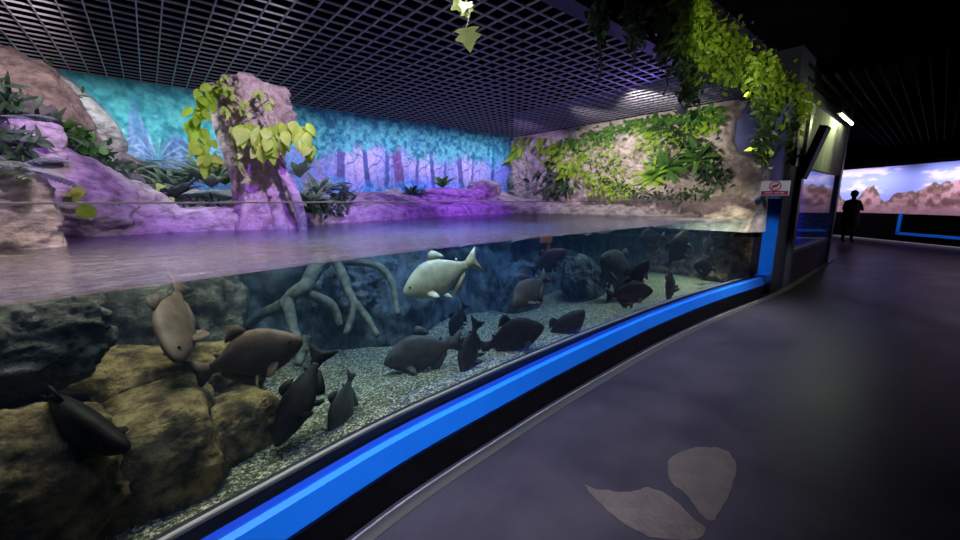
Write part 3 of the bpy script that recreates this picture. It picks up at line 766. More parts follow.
def rosette(name, px, py, t, n, L, W, m, label, cat='plant', shape='lance', el=1.0, curl=.42):
    mb = MB(); p = at_t(px, py, t)
    for i in range(n):
        q = 2 * PI * i / n * 1.618 * 2 + random.uniform(-.3, .3); e = random.uniform(.35, 1.3) * el
        d = Vector((math.cos(q), math.sin(q), e * 1.9))
        leaf(mb, p, d, Vector((-math.cos(q) * e, -math.sin(q) * e, 1)), L * random.uniform(.7, 1.1), W * random.uniform(.8, 1.1), shape, curl * random.uniform(.6, 1.2), .2)
    return plant_thing(name, mb, m, label, cat, p - Vector((0, 0, .02)))
rosette('birds_nest_fern', 212, 188, 3.9, 40, .40, .10, M['grey_green'], 'broad-leaved grey-green fern on the bank left of the trunk')
rosette('leafy_plant', 225, 185, 4.3, 26, .36, .12, M['green'], 'bright green leafy plant tucked behind the trunk')
rosette('leafy_plant', 312, 207, 4.2, 22, .30, .08, M['grey_green'], 'pale green low plant just right of the trunk')
rosette('leafy_plant', 340, 205, 5.2, 22, .34, .09, M['grey_green'], 'grey-green bushy plant further right of the trunk by the bank')
rosette('leafy_plant', 412, 198, 6.8, 18, .30, .09, M['dkgreen'], 'dark small plant before the mural between purple rocks')
rosette('leafy_plant', 442, 188, 7.2, 12, .34, .12, M['green'], 'small green plant growing on the purple rock mound')
rosette('leafy_plant', 300, 178, 4.8, 20, .30, .10, M['grey_green'], 'grey-green plant behind the trunk roots on the right')
def fernt(name, px, py, t, n, L, m, label, dirs=None, droop=.5):
    mb = MB(); p = at_t(px, py, t)
    for i in range(n):
        q = 2 * PI * i / n + random.uniform(-.3, .3)
        d = Vector((math.cos(q), math.sin(q), random.uniform(.3, 1))) if dirs is None else Vector(dirs) + rv(.7)
        frond(mb, p, d, L * random.uniform(.75, 1.1), droop)
    return plant_thing(name, mb, m, label, 'fern', p - Vector((0, 0, .02)))
rosette('birds_nest_fern', 176, 198, 3.9, 34, .36, .09, M['grey_green'], 'lower grey-green fern with arching leaves near the purple rock left of the trunk')
rosette('leafy_plant', 320, 197, 4.5, 26, .32, .08, M['grey_green'], 'bushy pale plant between the trunk and the first purple mound')
fernt('fern', 178, 178, 4.2, 26, .46, M['grey_green'], 'spiky grey fern at the mural foot left of the trunk')
fernt('fern', 132, 168, 4.3, 20, .45, M['grey_green'], 'feathery fern on the purple rock at left')
fernt('fern', 8, 172, 2.1, 13, .34, M['grey_green'], 'pale palm-like fern lying over the large front boulder')
fernt('fern', -6, 128, 2.6, 14, .45, M['grey_green'], 'blue-green fern at the left picture edge below the brown boulder')
fernt('fern', 330, 190, 5.0, 14, .4, M['dkgreen'], 'dark fern behind the pale plant right of the trunk')
fernt('fern', 105, 195, 3.5, 12, .34, M['dkgreen'], 'dark drooping fern over the waterline rock')
# tangled dark foliage on the left rocks
def tangle(name, pixs, t0, t1, n, L, W, m, label, shape='lance', spread=10, cat='shrub', down=0, ms=None):
    mb = MB(); base = at_t(*pixs[0], t0)
    for i in range(n):
        k = random.random() * (len(pixs) - 1); j = int(k); f = k - j
        px = pixs[j][0] * (1 - f) + pixs[j + 1][0] * f + random.gauss(0, spread); py = pixs[j][1] * (1 - f) + pixs[j + 1][1] * f + random.gauss(0, spread * .8)
        p = at_t(px, py, t0 + (t1 - t0) * k / (len(pixs) - 1) + random.uniform(-.1, .1)); out = TOCAM(p)
        leaf(mb, p, rv(1) + Vector((0, 0, -down)) + out * .3, out + rv(.7) + Vector((0, 0, .4)), L * random.uniform(.6, 1.3), W * random.uniform(.7, 1.3), shape, .3)
    return plant_thing(name, mb, m, label, cat, base)
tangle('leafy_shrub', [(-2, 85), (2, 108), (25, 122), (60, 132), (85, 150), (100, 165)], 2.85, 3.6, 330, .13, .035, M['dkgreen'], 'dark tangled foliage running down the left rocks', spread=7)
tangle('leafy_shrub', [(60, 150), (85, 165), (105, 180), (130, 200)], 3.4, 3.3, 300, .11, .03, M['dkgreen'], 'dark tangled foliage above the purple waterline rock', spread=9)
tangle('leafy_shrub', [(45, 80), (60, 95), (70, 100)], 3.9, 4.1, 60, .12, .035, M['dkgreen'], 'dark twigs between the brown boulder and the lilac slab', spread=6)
tangle('leafy_shrub', [(68, 130), (88, 140), (95, 155)], 3.3, 3.3, 16, .10, .08, M['green'], 'green heart-shaped leaves among the dark tangle at left', 'heart', spread=6)
tangle('leafy_shrub', [(70, 195), (75, 197), (80, 212)], 2.55, 2.55, 3, .09, .085, M['lime'], 'few yellow leaves hanging by the gap beside the front boulder', 'round', spread=2)
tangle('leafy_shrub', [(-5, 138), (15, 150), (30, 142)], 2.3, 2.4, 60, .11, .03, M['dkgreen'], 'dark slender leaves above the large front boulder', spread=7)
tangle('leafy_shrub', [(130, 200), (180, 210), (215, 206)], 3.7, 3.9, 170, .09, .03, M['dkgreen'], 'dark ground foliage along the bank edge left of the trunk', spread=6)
tangle('leafy_shrub', [(150, 190), (163, 200), (160, 208)], 3.5, 3.5, 12, .08, .06, M['limelt'], 'pale green leaves trailing over the bank near the water', 'round', spread=5)
tangle('leafy_shrub', [(305, 205), (330, 212), (345, 205)], 4.2, 4.7, 110, .09, .035, M['dkgreen'], 'dark ground foliage right of the trunk by the water', spread=6)

# vine wall planting: everything placed on the rock wall
def on_wall(y, z, lift=.03):
    y0 = wall_edge(z); u = max(0, min(1, (y - y0) / (6.66 - y0))); v = max(0, min(1, (z - 1.0) / 1.89)); p = vw(u, v); return Vector((p[0] - lift, y, z))
def wallplant(name, pix, n, L, W, m, label, shape='heart', spread=7, down=.6, stem=False, cat='climbing plant', lift=.08):
    mb = MB(); st = MB(); first = None
    for i in range(n):
        k = random.random() * (len(pix) - 1); j = int(k); f = k - j
        px = pix[j][0] * (1 - f) + pix[j + 1][0] * f + random.gauss(0, spread); py = pix[j][1] * (1 - f) + pix[j + 1][1] * f + random.gauss(0, spread * .7)
        q = at_x(px, py, 6.6); z = min(2.84, max(1.28, q.z)); y = min(6.5, max(wall_edge(z) + .1, q.y))
        p = on_wall(y, z, random.uniform(.01, lift))
        out = Vector((-1, -.25, .25))
        leaf(mb, p, Vector((-.5, 0, -down)) + rv(.8), out + rv(.5), L * random.uniform(.6, 1.25), W * random.uniform(.7, 1.2), shape, .3)
        if first is None: first = p
    pts = []
    for (px, py) in pix:
        q = at_x(px, py, 6.6); pts.append(on_wall(min(6.5, max(1.8, q.y)), min(2.84, q.z), .015))
    st.tube(smooth_path(pts, 16), .008, 5)
    return plant_thing(name, mb, m, label, cat, pts[0], st)
def wallros(px, py, n, L, W, m, label, shape='lance'):
    q = at_x(px, py, 6.6); p = on_wall(q.y, q.z, .04); mb = MB()
    for i in range(n):
        an = 2 * PI * i / n + random.uniform(-.3, .3)
        d = Vector((-.55 - random.random() * .5, math.cos(an), math.sin(an) * .9 + .25))
        leaf(mb, p, d, Vector((-1, 0, .8)), L * random.uniform(.7, 1.1), W, shape, .5, .2)
    return plant_thing('wall_fern', mb, m, label, 'fern', p)
wallplant('climbing_ivy', [(560, 150), (590, 138), (620, 128), (650, 122), (690, 118), (715, 112)], 420, .085, .07, M['green'], 'dark green ivy running along the top of the rock wall', spread=7)
wallplant('climbing_ivy', [(640, 150), (655, 140), (690, 150), (715, 165)], 120, .07, .065, M['limelt'], 'pale small leaves scattered above the green wall fern', 'round', spread=9)
wallplant('climbing_ivy', [(665, 125), (680, 140), (700, 150), (705, 165), (720, 180)], 380, .10, .05, M['dkgreen'], 'dark ivy trailing down the right half of the rock wall', spread=9)
wallplant('climbing_ivy', [(635, 130), (660, 135), (680, 135), (700, 128), (712, 115)], 130, .085, .075, M['lime'], 'bright lime leaves at the upper right of the rock wall', spread=8)
wallplant('climbing_ivy', [(575, 150), (580, 165), (590, 180), (610, 190), (640, 192)], 260, .06, .055, M['lime'], 'small lime round leaves over the lower left rock wall', 'round', spread=8)
wallplant('climbing_ivy', [(590, 140), (605, 150), (612, 165), (625, 180)], 180, .055, .05, M['limelt'], 'tiny pale leaves speckled over the bulging wall rock', 'round', spread=9)
wallplant('climbing_ivy', [(600, 158), (612, 185), (660, 195), (690, 195), (715, 190)], 150, .09, .04, M['dkgreen'], 'dark low foliage at the base ledge of the rock wall', 'lance', spread=6)
wallplant('climbing_pothos', [(512, 140), (516, 155), (520, 150), (524, 135)], 46, .22, .10, M['lime'], 'lime vine hanging in the wall corner beside the mural', spread=4, down=.9)
wallplant('climbing_pothos', [(538, 142), (550, 148), (562, 158), (572, 170)], 80, .20, .10, M['lime'], 'lime broad-leaved vine draped over the left part of the rock wall', spread=7, down=.9)
wallplant('climbing_pothos', [(552, 162), (556, 175), (562, 185), (566, 192)], 60, .26, .08, M['dkgreen'], 'dark hanging leaves below the lime vine on the rock wall', 'lance', spread=6, down=.6)
wallplant('climbing_ivy', [(525, 150), (530, 170), (545, 185), (528, 190)], 60, .08, .05, M['grey_green'], 'thin trailing vine strands by the wall corner', 'lance', spread=7)
wallros(512, 190, 30, .42, .12, M['grey_green'], 'grey-green bushy fern at the foot of the wall corner')
wallros(668, 168, 34, .36, .07, M['green'], 'bright green fern with long leaves in the middle of the rock wall')
wallros(655, 178, 18, .32, .08, M['lime'], 'lime fern just left of the bright green wall fern')
wallros(700, 158, 14, .34, .09, M['green'], 'small green fern at the right of the rock wall')

# ------------------------------------------------------------------ garland over the beam
def garland(pix, y, n, L, m, label, spread, z_lo, length):
    mb = MB(); st = []; base = at_y(*pix[0], y)
    for i in range(int(n * 2.1)):
        k = random.random() * (len(pix) - 1); j = int(k); f = k - j
        px = pix[j][0] * (1 - f) + pix[j + 1][0] * f + random.gauss(0, spread[0]); py = pix[j][1] * (1 - f) + pix[j + 1][1] * f + random.gauss(0, spread[1])
        yy = y + random.uniform(-.14, .12); p = at_y(px, py, yy)
        if p.z > 3.5: continue
        leaf(mb, p, Vector((0, 0, -.6)) + rv(1), rv(1) + Vector((0, -.6, .6)), L * .66 * random.uniform(.5, 1.3), L * .40, random.choice(['ivy', 'lance', 'ivy', 'strap']), .35)
    for s_ in range(5):
        q = at_y(*random.choice(pix), y + random.uniform(-.08, .08)); P = []
        for k in range(8): P.append(q + Vector((.02 * math.sin(k * 2 + s_), .02 * math.cos(k * 1.7), .25 - k * .09)))
        st.append(MB().tube(P, .005, 4))
    e_ = plant_thing('hanging_garland', mb, m, label, 'hanging plant', base, None, 'garland along the beam over the tank front')
    for q in st: q.build('stem', M['stem'], e_)
    return e_
GR = [
 ([(598, 5), (600, 18), (602, 26)], 1.80, 110, .10, 'garlandshade', 'dim brown-green strand at the start of the beam near the top edge', (4, 5)),
 ([(632, 0), (636, 20), (638, 42)], 1.80, 130, .11, 'garlandshade', 'dark hanging strand second from the top edge', (4, 6)),
 ([(690, -5), (693, 10), (696, 22), (690, 40)], 1.72, 430, .11, 'garland', 'tall bright yellow-green bunch at the head of the lit garland', (8, 8)),
 ([(705, 40), (722, 50), (735, 60)], 1.70, 650, .11, 'garland', 'fullest bright green bunch in the middle of the lit garland', (12, 13)),
 ([(686, 60), (690, 75), (692, 88), (686, 96)], 1.86, 200, .10, 'garlandshade', 'shaded bunch hanging in front of the ceiling grid end', (5, 5)),
 ([(757, 70), (772, 85), (778, 100)], 1.68, 620, .12, 'garland', 'second bright bunch of the garland toward the far end', (9, 12)),
 ([(765, 95), (766, 115), (766, 138), (764, 150)], 1.66, 300, .13, 'garlandshade', 'long tail of leaves trailing down before the blue wall', (4, 8)),
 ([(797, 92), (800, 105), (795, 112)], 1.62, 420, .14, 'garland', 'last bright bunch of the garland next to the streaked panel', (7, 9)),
 ([(792, 115), (790, 135), (788, 150)], 1.62, 220, .14, 'garlandshade', 'dark tail of leaves hanging beside the streaked panel', (4, 9)),
 ([(660, 5), (672, 25), (668, 50)], 1.84, 130, .14, 'garlandshade', 'dark sparse bunch before the bright garland', (7, 9)),
]
for pix, y, n, L, mm, lb, sp in GR: garland(pix, y, n, L, M[mm], lb, sp, 0, 0)
mb = MB(); p = at_y(760, 152, 1.6)
for i in range(5): leaf(mb, p + rv(.05), rv(.6) + Vector((.4, 0, -.2)), Vector((0, -1, .5)), .2, .12, 'heart')
plant_thing('hanging_leaf', mb, M['lime'], 'lone lime leaves at the tip of the long garland tail', 'leaf', p)
mb = MB(); st = MB(); p = at_t(466, 28, 2.6)
leaf(mb, p, Vector((.2, -.1, -1)), TOCAM(p) + Vector((.2, 0, 0)), .15, .19, 'ivy', .1)
st.tube([at_t(466, 29, 2.6), at_t(470, 14, 2.62), at_t(466, 0, 2.65), at_t(466, -30, 2.75)], .003, 4)
plant_thing('hanging_ivy_leaf', mb, M['dimleaf'], 'single ivy leaf dangling from the ceiling grid at the top', 'leaf', p, st)
mb = MB(); p = at_t(464, 6, 2.65)
for i in range(5): leaf(mb, p + rv(.03), rv(.8) + Vector((0, 0, -.6)), TOCAM(p) + rv(.3), .09, .09, 'ivy')
plant_thing('hanging_ivy_leaf', mb, M['dimleaf'], 'small ivy sprig above the single dangling leaf at the top edge', 'leaf', p)
mb = MB(); p = at_y(660, 14, 1.62); leaf(mb, p, Vector((.2, -.1, -1)), Vector((-.3, -1, .2)), .22, .2, 'heart', .1)
plant_thing('hanging_leaf', mb, M['garlandshade'], 'broad dim leaf hanging before the bright garland', 'leaf', p)

# ------------------------------------------------------------------ fish
PX = [0, .02, .06, .12, .20, .30, .42, .54, .64, .72, .78, .82]
PT = [.0, .035, .07, .11, .155, .195, .205, .175, .125, .08, .052, .048]
PB = [-.02, -.05, -.08, -.115, -.155, -.19, -.20, -.17, -.115, -.07, -.05, -.046]
PW = [.008, .028, .045, .062, .074, .082, .08, .066, .046, .028, .016, .010]
def fish(head, tail, m, label, bend=0., roll=0., deep=1., finm=None, pect=.6):
    H = at_t(*head); T = at_t(*tail); L = (H - T).length
    x = (H - T).normalized(); y = Vector((0, 0, 1)).cross(x).normalized(); z = x.cross(y)
    R = Matrix((x, y, z)).transposed().to_4x4() @ Matrix.Rotation(roll, 4, 'X')
    mb = MB(); rings = []; n = 20
    for s_ in np.linspace(0, .82, 34):
        t = np.interp(s_, PX, PT) * deep; b_ = np.interp(s_, PX, PB) * deep; w_ = np.interp(s_, PX, PW); cz = (t + b_) / 2; hz = (t - b_) / 2
        rings.append([(.5 - s_, w_ * math.cos(q) * (1 if abs(math.cos(q)) > 0 else 1), cz + hz * math.sin(q)) for q in [2 * PI * k / n for k in range(n)]])
    mb.loft(rings, cap=True)
    def fin(poly, y0=0, th=.006, lean=0):
        m_ = len(poly); c = [(px - .0, y0, pz) for px, pz in poly]
        vs = [(a, b0 - th + lean * abs(c0), c0) for a, b0, c0 in c] + [(a, b0 + th + lean * abs(c0), c0) for a, b0, c0 in c]
        # fan from the centroid keeps concave outlines sound
        cx = sum(p[0] for p in poly) / m_; cz = sum(p[1] for p in poly) / m_
        vs += [(cx, y0 - th * 1.6, cz), (cx, y0 + th * 1.6, cz)]
        fs = [(k, (k + 1) % m_, 2 * m_) for k in range(m_)] + [(m_ + (k + 1) % m_, m_ + k, 2 * m_ + 1) for k in range(m_)] + [(k, m_ + k, m_ + (k + 1) % m_, (k + 1) % m_) for k in range(m_)]
        mb.add(vs, fs)
    D = deep
    fin([(-.28, .045), (-.34, .06), (-.42, .12), (-.50, .165), (-.475, .09), (-.455, .02), (-.455, -.02), (-.475, -.09), (-.50, -.165), (-.42, -.12), (-.34, -.06), (-.28, -.045)])
    fin([(.09, .19 * D), (.05, .27 * D), (.0, .285 * D), (-.06, .25 * D), (-.10, .20 * D), (-.12, .165 * D), (0, .17 * D)])
    fin([(-.20, .085 * D), (-.235, .115 * D), (-.25, .10 * D), (-.24, .06 * D)])
    fin([(-.02, -.18 * D), (-.06, -.26 * D), (-.12, -.235 * D), (-.19, -.17 * D), (-.26, -.10 * D), (-.27, -.05 * D), (-.12, -.12 * D)])
    for sg in (-1, 1):      # pectoral and pelvic fins
        b0 = Vector((.24, sg * .06, -.09 * D)); c1 = []
        for (u, v_) in [(0, 0), (.02, .05), (-.05, .15), (-.10, .16), (-.09, .08), (-.05, 0)]:
            c1.append(b0 + Vector((u - .01, sg * v_ * pect, -v_ * .55)))
        vs = [p + Vector((0, 0, .004)) for p in c1] + [p - Vector((0, 0, .004)) for p in c1]
        k6 = 6; mb.add(vs, [tuple(range(6)), tuple(range(11, 5, -1))] + [(k, k6 + k, k6 + (k + 1) % 6, (k + 1) % 6) for k in range(6)])
        b0 = Vector((.06, sg * .03, -.185 * D)); c1 = []
        for (u, v_) in [(.02, 0), (.0, .05), (-.05, .085), (-.07, .06), (-.04, 0)]: c1.append(b0 + Vector((u, sg * v_ * .5, -v_)))
        vs = [p + Vector((0, .004, 0)) for p in c1] + [p - Vector((0, .004, 0)) for p in c1]
        mb.add(vs, [tuple(range(5)), tuple(range(9, 4, -1))] + [(k, 5 + k, 5 + (k + 1) % 5, (k + 1) % 5) for k in range(5)])
    bendf = lambda p: (p[0], p[1] + bend * (p[0] ** 2 - .08) + bend * .6 * p[0] * abs(p[0]), p[2])
    mb.v = [tuple(q * L for q in bendf(p)) for p in mb.v]
    o = mb.build('fish', m, None, True); recalc(o)
    o.matrix_world = Matrix.Translation((H + T) / 2) @ R
    tag(o, label, 'fish', 'pacu shoal in the tank')
    for sg in (-1, 1):
        e = MB().sphere(bendf((.5 - .10, sg * .052, .03 * D)), .014, 10, 6); e.v = [tuple(q * L if i >= 0 else q for i, q in enumerate(p)) for p in e.v]
        eo = e.build('eye', M['eye']); eo.parent = o
    return o
FISH = [  # head pixel, tail pixel, depth behind the front plane (world y), half range difference tail-head
 ((172, 364), (181, 280), 2.25, .18, 'fishbrown', 'brown fish diving head-down at left before the grey slab', .1, .5, 1.05),
 ((303, 338), (190, 376), 2.02, -.04, 'fishbrown', 'large brown fish swimming right before the sunken roots', -.1, .1, 1.15),
 ((118, 454), (38, 384), 1.80, .10, 'fishdark', 'black fish over the big yellow-brown block rock', .15, .3, 1.0),
 ((277, 446), (324, 346), 2.00, .10, 'fishdark', 'slender black fish pointing down-left above the gravel', .25, .9, .8),
 ((334, 440), (352, 370), 2.05, .10, 'fishgrey', 'grey fish just right of the slender black fish', -.15, .1, 1.6),
 ((384, 362), (464, 341), 2.30, .02, 'fishgrey', 'dark grey fish facing left over the gravel at mid tank', .1, .1, 1.15),
 ((403, 293), (480, 259), 2.60, .05, 'fishpale', 'pale silver fish swimming left near the waterline', .1, .1, 1.15),
 ((450, 336), (466, 303), 2.70, .05, 'fishdark', 'small black fish above the gap between two larger fish', .1, .3, 1.1),
 ((462, 380), (478, 318), 2.15, .10, 'fishdark', 'black fish diving steeply in the middle of the shoal', .2, .5, .95),
 ((543, 325), (478, 350), 2.15, -.02, 'fishdark', 'deep-bodied dark brown fish facing right in the middle of the shoal', -.1, 0, 1.25),
 ((512, 306), (548, 275), 2.45, .12, 'fishbrown', 'brown fish tilting down-left above the dark brown fish', .1, .3, 1.25),
 ((586, 312), (538, 350), 2.15, .05, 'fishdark', 'black fish arching right with its tail near the blue sill', .3, .1, 1.05),
 ((566, 250), (530, 272), 2.75, .05, 'fishred', 'reddish fish near the waterline beside the sunken blue slab', .1, .2, 1.2),
 ((598, 256), (640, 284), 2.45, .20, 'fishgrey', 'large blue-grey fish seen obliquely in the right half', .2, .1, 1.25),
 ((650, 260), (618, 294), 2.15, .05, 'fishdark', 'dark fish rising right above another black fish', .1, .3, 1.05),
 ((652, 290), (605, 296), 2.02, -.03, 'fishdark', 'black fish facing right just above the gravel in the right half', -.1, 0, 1.2),
 ((638, 240), (666, 236), 2.55, .05, 'fishdark', 'black fish close under the waterline in the right half', .1, .2, 1.6),
 ((688, 230), (666, 268), 2.30, .05, 'fishdark', 'big black fish turning upward near the right end', .2, .2, 1.25),
 ((670, 300), (670, 264), 2.02, .08, 'fishdark', 'black fish heading down before the right end rocks', -.2, .5, 1.3),
 ((704, 254), (712, 232), 2.10, .05, 'fishdark', 'small dark fish upper one of the pair near the right end', .1, .4, 1.3),
 ((693, 264), (717, 270), 2.02, .03, 'fishdark', 'small dark fish lower one of the pair near the right end', .1, .1, 1.5),
]
for hp, tp, yd, dt, mm, lb, bd, rl, dp in FISH:
    tm = yd / ray((hp[0] + tp[0]) / 2, (hp[1] + tp[1]) / 2).y
    fish((*hp, tm - dt), (*tp, tm + dt), M[mm], lb, bd, rl, dp)
# small orange object near the waterline
mb = MB(); p = at_t(546, 238, 4.3); mb.box((-.08, -.02, -.05), (.08, .02, .05)); mb.v = [(v[0] + p.x, v[1] + p.y, v[2] + p.z) for v in mb.v]
mb.tube([p + Vector((.05, 0, -.04)), p + Vector((.03, 0, -.14))], .02, 8)
tag(mb.build('orange_piece', M['orange'], None, origin=p), 'small orange object just under the waterline above the reddish fish', 'float')

# ------------------------------------------------------------------ corridor side: end wall, column, window, panel
WB = 1.55
struct('wall_corridor', MB().box((7.30, WB, 0), (8.15, WB + .35, 3.6)).box((8.15, WB, 0), (12.0, WB + .12, .58)).box((11.75, WB, .58), (12.0, WB + .5, 2.0)).box((8.15, WB + .06, 2.0), (12.0, WB + .5, 3.6)), M['navydark'])
struct('wall_end', MB().box((6.93, 1.50, 1.48), (7.3, 1.9, 2.88)), M['navydark'])
mb = MB(); prism(mb, [(8.02, WB - .06), (8.18, WB - .06), (8.18, WB), (8.02, WB)], 0, 2.9); struct('trim_4', mb, M['column'])
mb = MB(); mb.box((8.15, WB - .02, .54), (11.9, WB + .14, .60)); struct('trim_5', mb, M['column'])
mb = MB(); prism(mb, [(11.8, WB - .03), (12.02, WB - .03), (12.02, WB + .1), (11.8, WB + .1)], 0, 3.2); struct('trim_6', mb, M['column'])
win = empty('window_1', (10, WB, .6)); tag(win, kind='structure')
MB().box((8.18, WB + .02, .60), (11.8, WB + .05, 2.0)).build('window_pane', M['glass2'], win)
# room behind the window
rm = MB(); rm.box((8.15, 4.0, 0), (12.1, 4.1, 3.0)); rm.box((12.0, WB + .2, 0), (12.1, 4.0, 3.0)); struct('wall_blue_room', rm, M['blueroom'])
mb = MB(); mb.box((7.62, WB - .01, 1.98), (11.72, WB + .055, 2.98)); tag(mb.build('wall_panel', M['plaster'], None, origin=(9.6, WB, 1.98)), 'streaked grey panel lit yellow-green above the corridor window', 'wall panel')
# led tube on its housing
lt = empty('tube_light', (10.5, 1.45, 3.0), 'bright white tube light over the streaked panel by the far corner', 'lamp')
MB().tube([(9.85, 1.40, 2.985), (11.2, 1.40, 2.985)], .022, 10).build('tube', M['lamp'], lt)
hs = MB().box((9.8, 1.38, 3.01), (11.25, 1.46, 3.05)).build('housing', M['housing'], lt)
MB().box((9.9, 1.40, 3.05), (9.95, 1.44, 3.6)).build('bracket', M['housing'], hs); MB().box((11.1, 1.40, 3.05), (11.15, 1.44, 3.6)).build('bracket', M['housing'], hs)
# hanging screen seen almost edge-on
def tilt_box(mb, c, half, rx):
    R = Matrix.Rotation(rx, 3, 'X'); x, y, z = half
    vs = [Vector(c) + R @ Vector((sx * x, sy * y, sz * z)) for sx in (-1, 1) for sy in (-1, 1) for sz in (-1, 1)]
    mb.add(vs, [(0, 1, 3, 2), (4, 6, 7, 5), (0, 4, 5, 1), (2, 3, 7, 6), (0, 2, 6, 4), (1, 5, 7, 3)]); return mb
tvc = at_y(813, 153, 1.30); tv = empty('wall_screen', (tvc.x, 1.5, 2.1), 'flat black screen tilted down on a bracket beside the corridor window', 'screen')
cas = tilt_box(MB(), tvc, (.14, .045, .37), .26).build('casing', M['black'], tv)
tilt_box(MB(), tvc + Vector((0, -.043, -.015)), (.125, .003, .34), .26).build('display', mat('screen_glass', (.01, .01, .012), rough=.5, spec=.1), cas)
MB().tube([tvc + Vector((0, .03, 0)), (tvc.x, 1.5, 2.08)], .025, 8).build('arm', M['column'], tv)
MB().box((tvc.x - .08, 1.47, 1.95), (tvc.x + .08, 1.498, 2.2)).build('wall_plate', M['column'], tv)

# no-feeding sign
A0 = at_x(774, 195.5, 6.70); sg = empty('warning_sign', A0, 'small white and red prohibition sign at the top of the blue end post', 'sign')
_v = (A0 - CAM); ux = Vector((_v.y + .15, -_v.x, 0)).normalized(); un = Vector((-ux.y, ux.x, 0)); un = -un if un.dot(A0 - CAM) > 0 else un
def sgn(mb, x0, x1, z0, z1, d0, d1):
    vs = [A0 + ux * x + un * d + Vector((0, 0, z)) for x in (x0, x1) for d in (d0, d1) for z in (z0, z1)]
    mb.add(vs, [(0, 1, 3, 2), (4, 6, 7, 5), (0, 4, 5, 1), (2, 3, 7, 6), (0, 2, 6, 4), (1, 5, 7, 3)]); return mb
brd = sgn(MB(), -.165, .165, 0, .20, -.004, .004).build('board', M['white'], sg)
sgn(MB(), -.15, .15, .01, .062, .004, .006).build('red_band', M['red'], brd)
mb = MB()
for x0, x1 in [(-.11, -.02), (.0, .05), (.06, .11)]: sgn(mb, x0, x1, .030, .042, .006, .0075)
mb.build('white_lettering', M['white'], brd)
mb = MB(); rings = []
cc = A0 + un * .006 + Vector((0, 0, .13))
for k in range(33):
    q = 2 * PI * k / 32; dd = ux * math.cos(q) + Vector((0, 0, math.sin(q)))
    rings.append([cc + dd * .056, cc + dd * .068, cc + dd * .068 + un * .003, cc + dd * .056 + un * .003])
mb.loft(rings); e1 = (ux + Vector((0, 0, .8))).normalized(); e2 = (ux * -.8 + Vector((0, 0, 1))).normalized()
mb.add([cc + un * .003 + e1 * s * .058 + e2 * t * .006 for s, t in ((-1, -1), (1, -1), (1, 1), (-1, 1))], [(0, 1, 2, 3)])
mb.build('prohibition_ring', M['red'], brd)
mb = MB(); mb.add([cc + un * .001 + ux * a * .04 + Vector((0, 0, b * .02)) for a, b in ((-1, -.6), (-.3, -1), (.5, -.4), (1, .9), (.2, 1), (-.6, .5))], [(0, 1, 2, 3, 4, 5)])
mb.build('pictogram', M['signdark'], brd)

# ------------------------------------------------------------------ far wall with the canyon mural and its tank
def rot(x, y): return (x * math.cos(YAW) + y * math.sin(YAW), -x * math.sin(YAW) + y * math.cos(YAW))
# (camera frame: right, forward) -> world
FX = 14.5
def fw(x, y, z): q = rot(x, y); return (q[0], q[1], z)
def fbox(mb, x0, x1, y0, y1, z0, z1):
    vs = [fw(x, y, z) for x in (x0, x1) for y in (y0, y1) for z in (z0, z1)]
    mb.add(vs, [(0, 1, 3, 2), (4, 6, 7, 5), (0, 4, 5, 1), (2, 3, 7, 6), (0, 2, 6, 4), (1, 5, 7, 3)]); return mb
mb = MB(); fbox(mb, FX + .05, FX + .2, 5, 19, .98, 3.7); fbox(mb, FX, FX + .2, 13.45, 19, 0, .98); fbox(mb, FX, FX + .2, 5, 13.45, 0, .30); fbox(mb, FX + 1.2, FX + 1.3, 5, 13.5, 0, 1.5)
fbox(mb, FX, FX + .08, 5, 19, 2.62, 3.7)
struct('wall_far', mb, M['void'])
art_wall('canyon_mural', rot(FX, 19)[:2], rot(FX, 6.2)[:2], .98, 2.62, 1000, 150, canyon, 'mural of red rock canyons under a cloudy violet sky on the far wall', 'mural')
ft = empty('aquarium_tank', fw(FX, 10, 0), 'far aquarium with slim blue frame below the canyon mural', 'aquarium')
mb = MB(); fbox(mb, FX - .04, FX, 13.32, 13.42, .30, 1.0); fbox(mb, FX - .04, FX, 5, 13.42, .27, .36); mb.build('frame', M['blue'], ft)
mb = MB(); fbox(mb, FX - .01, FX + .01, 5, 13.4, .36, .97); mb.build('clear_panel', M['glass2'], ft)
def ff(u, v):
    y = 5 + 8.4 * u; z = .3 + .68 * v; d = .35 * fnoise((y, z, 3), 1.6); q = rot(FX + .8 - d - .3 * (1 - v), y); return (q[0], q[1], z)
relief('x', ff, 120, 16, None, 0).build('rockwork', M['uwyellow'], ft, True)
mb = MB(); fbox(mb, FX - .25, FX, 5, 18, 0, .05); struct('trim_7', mb, M['curb'])

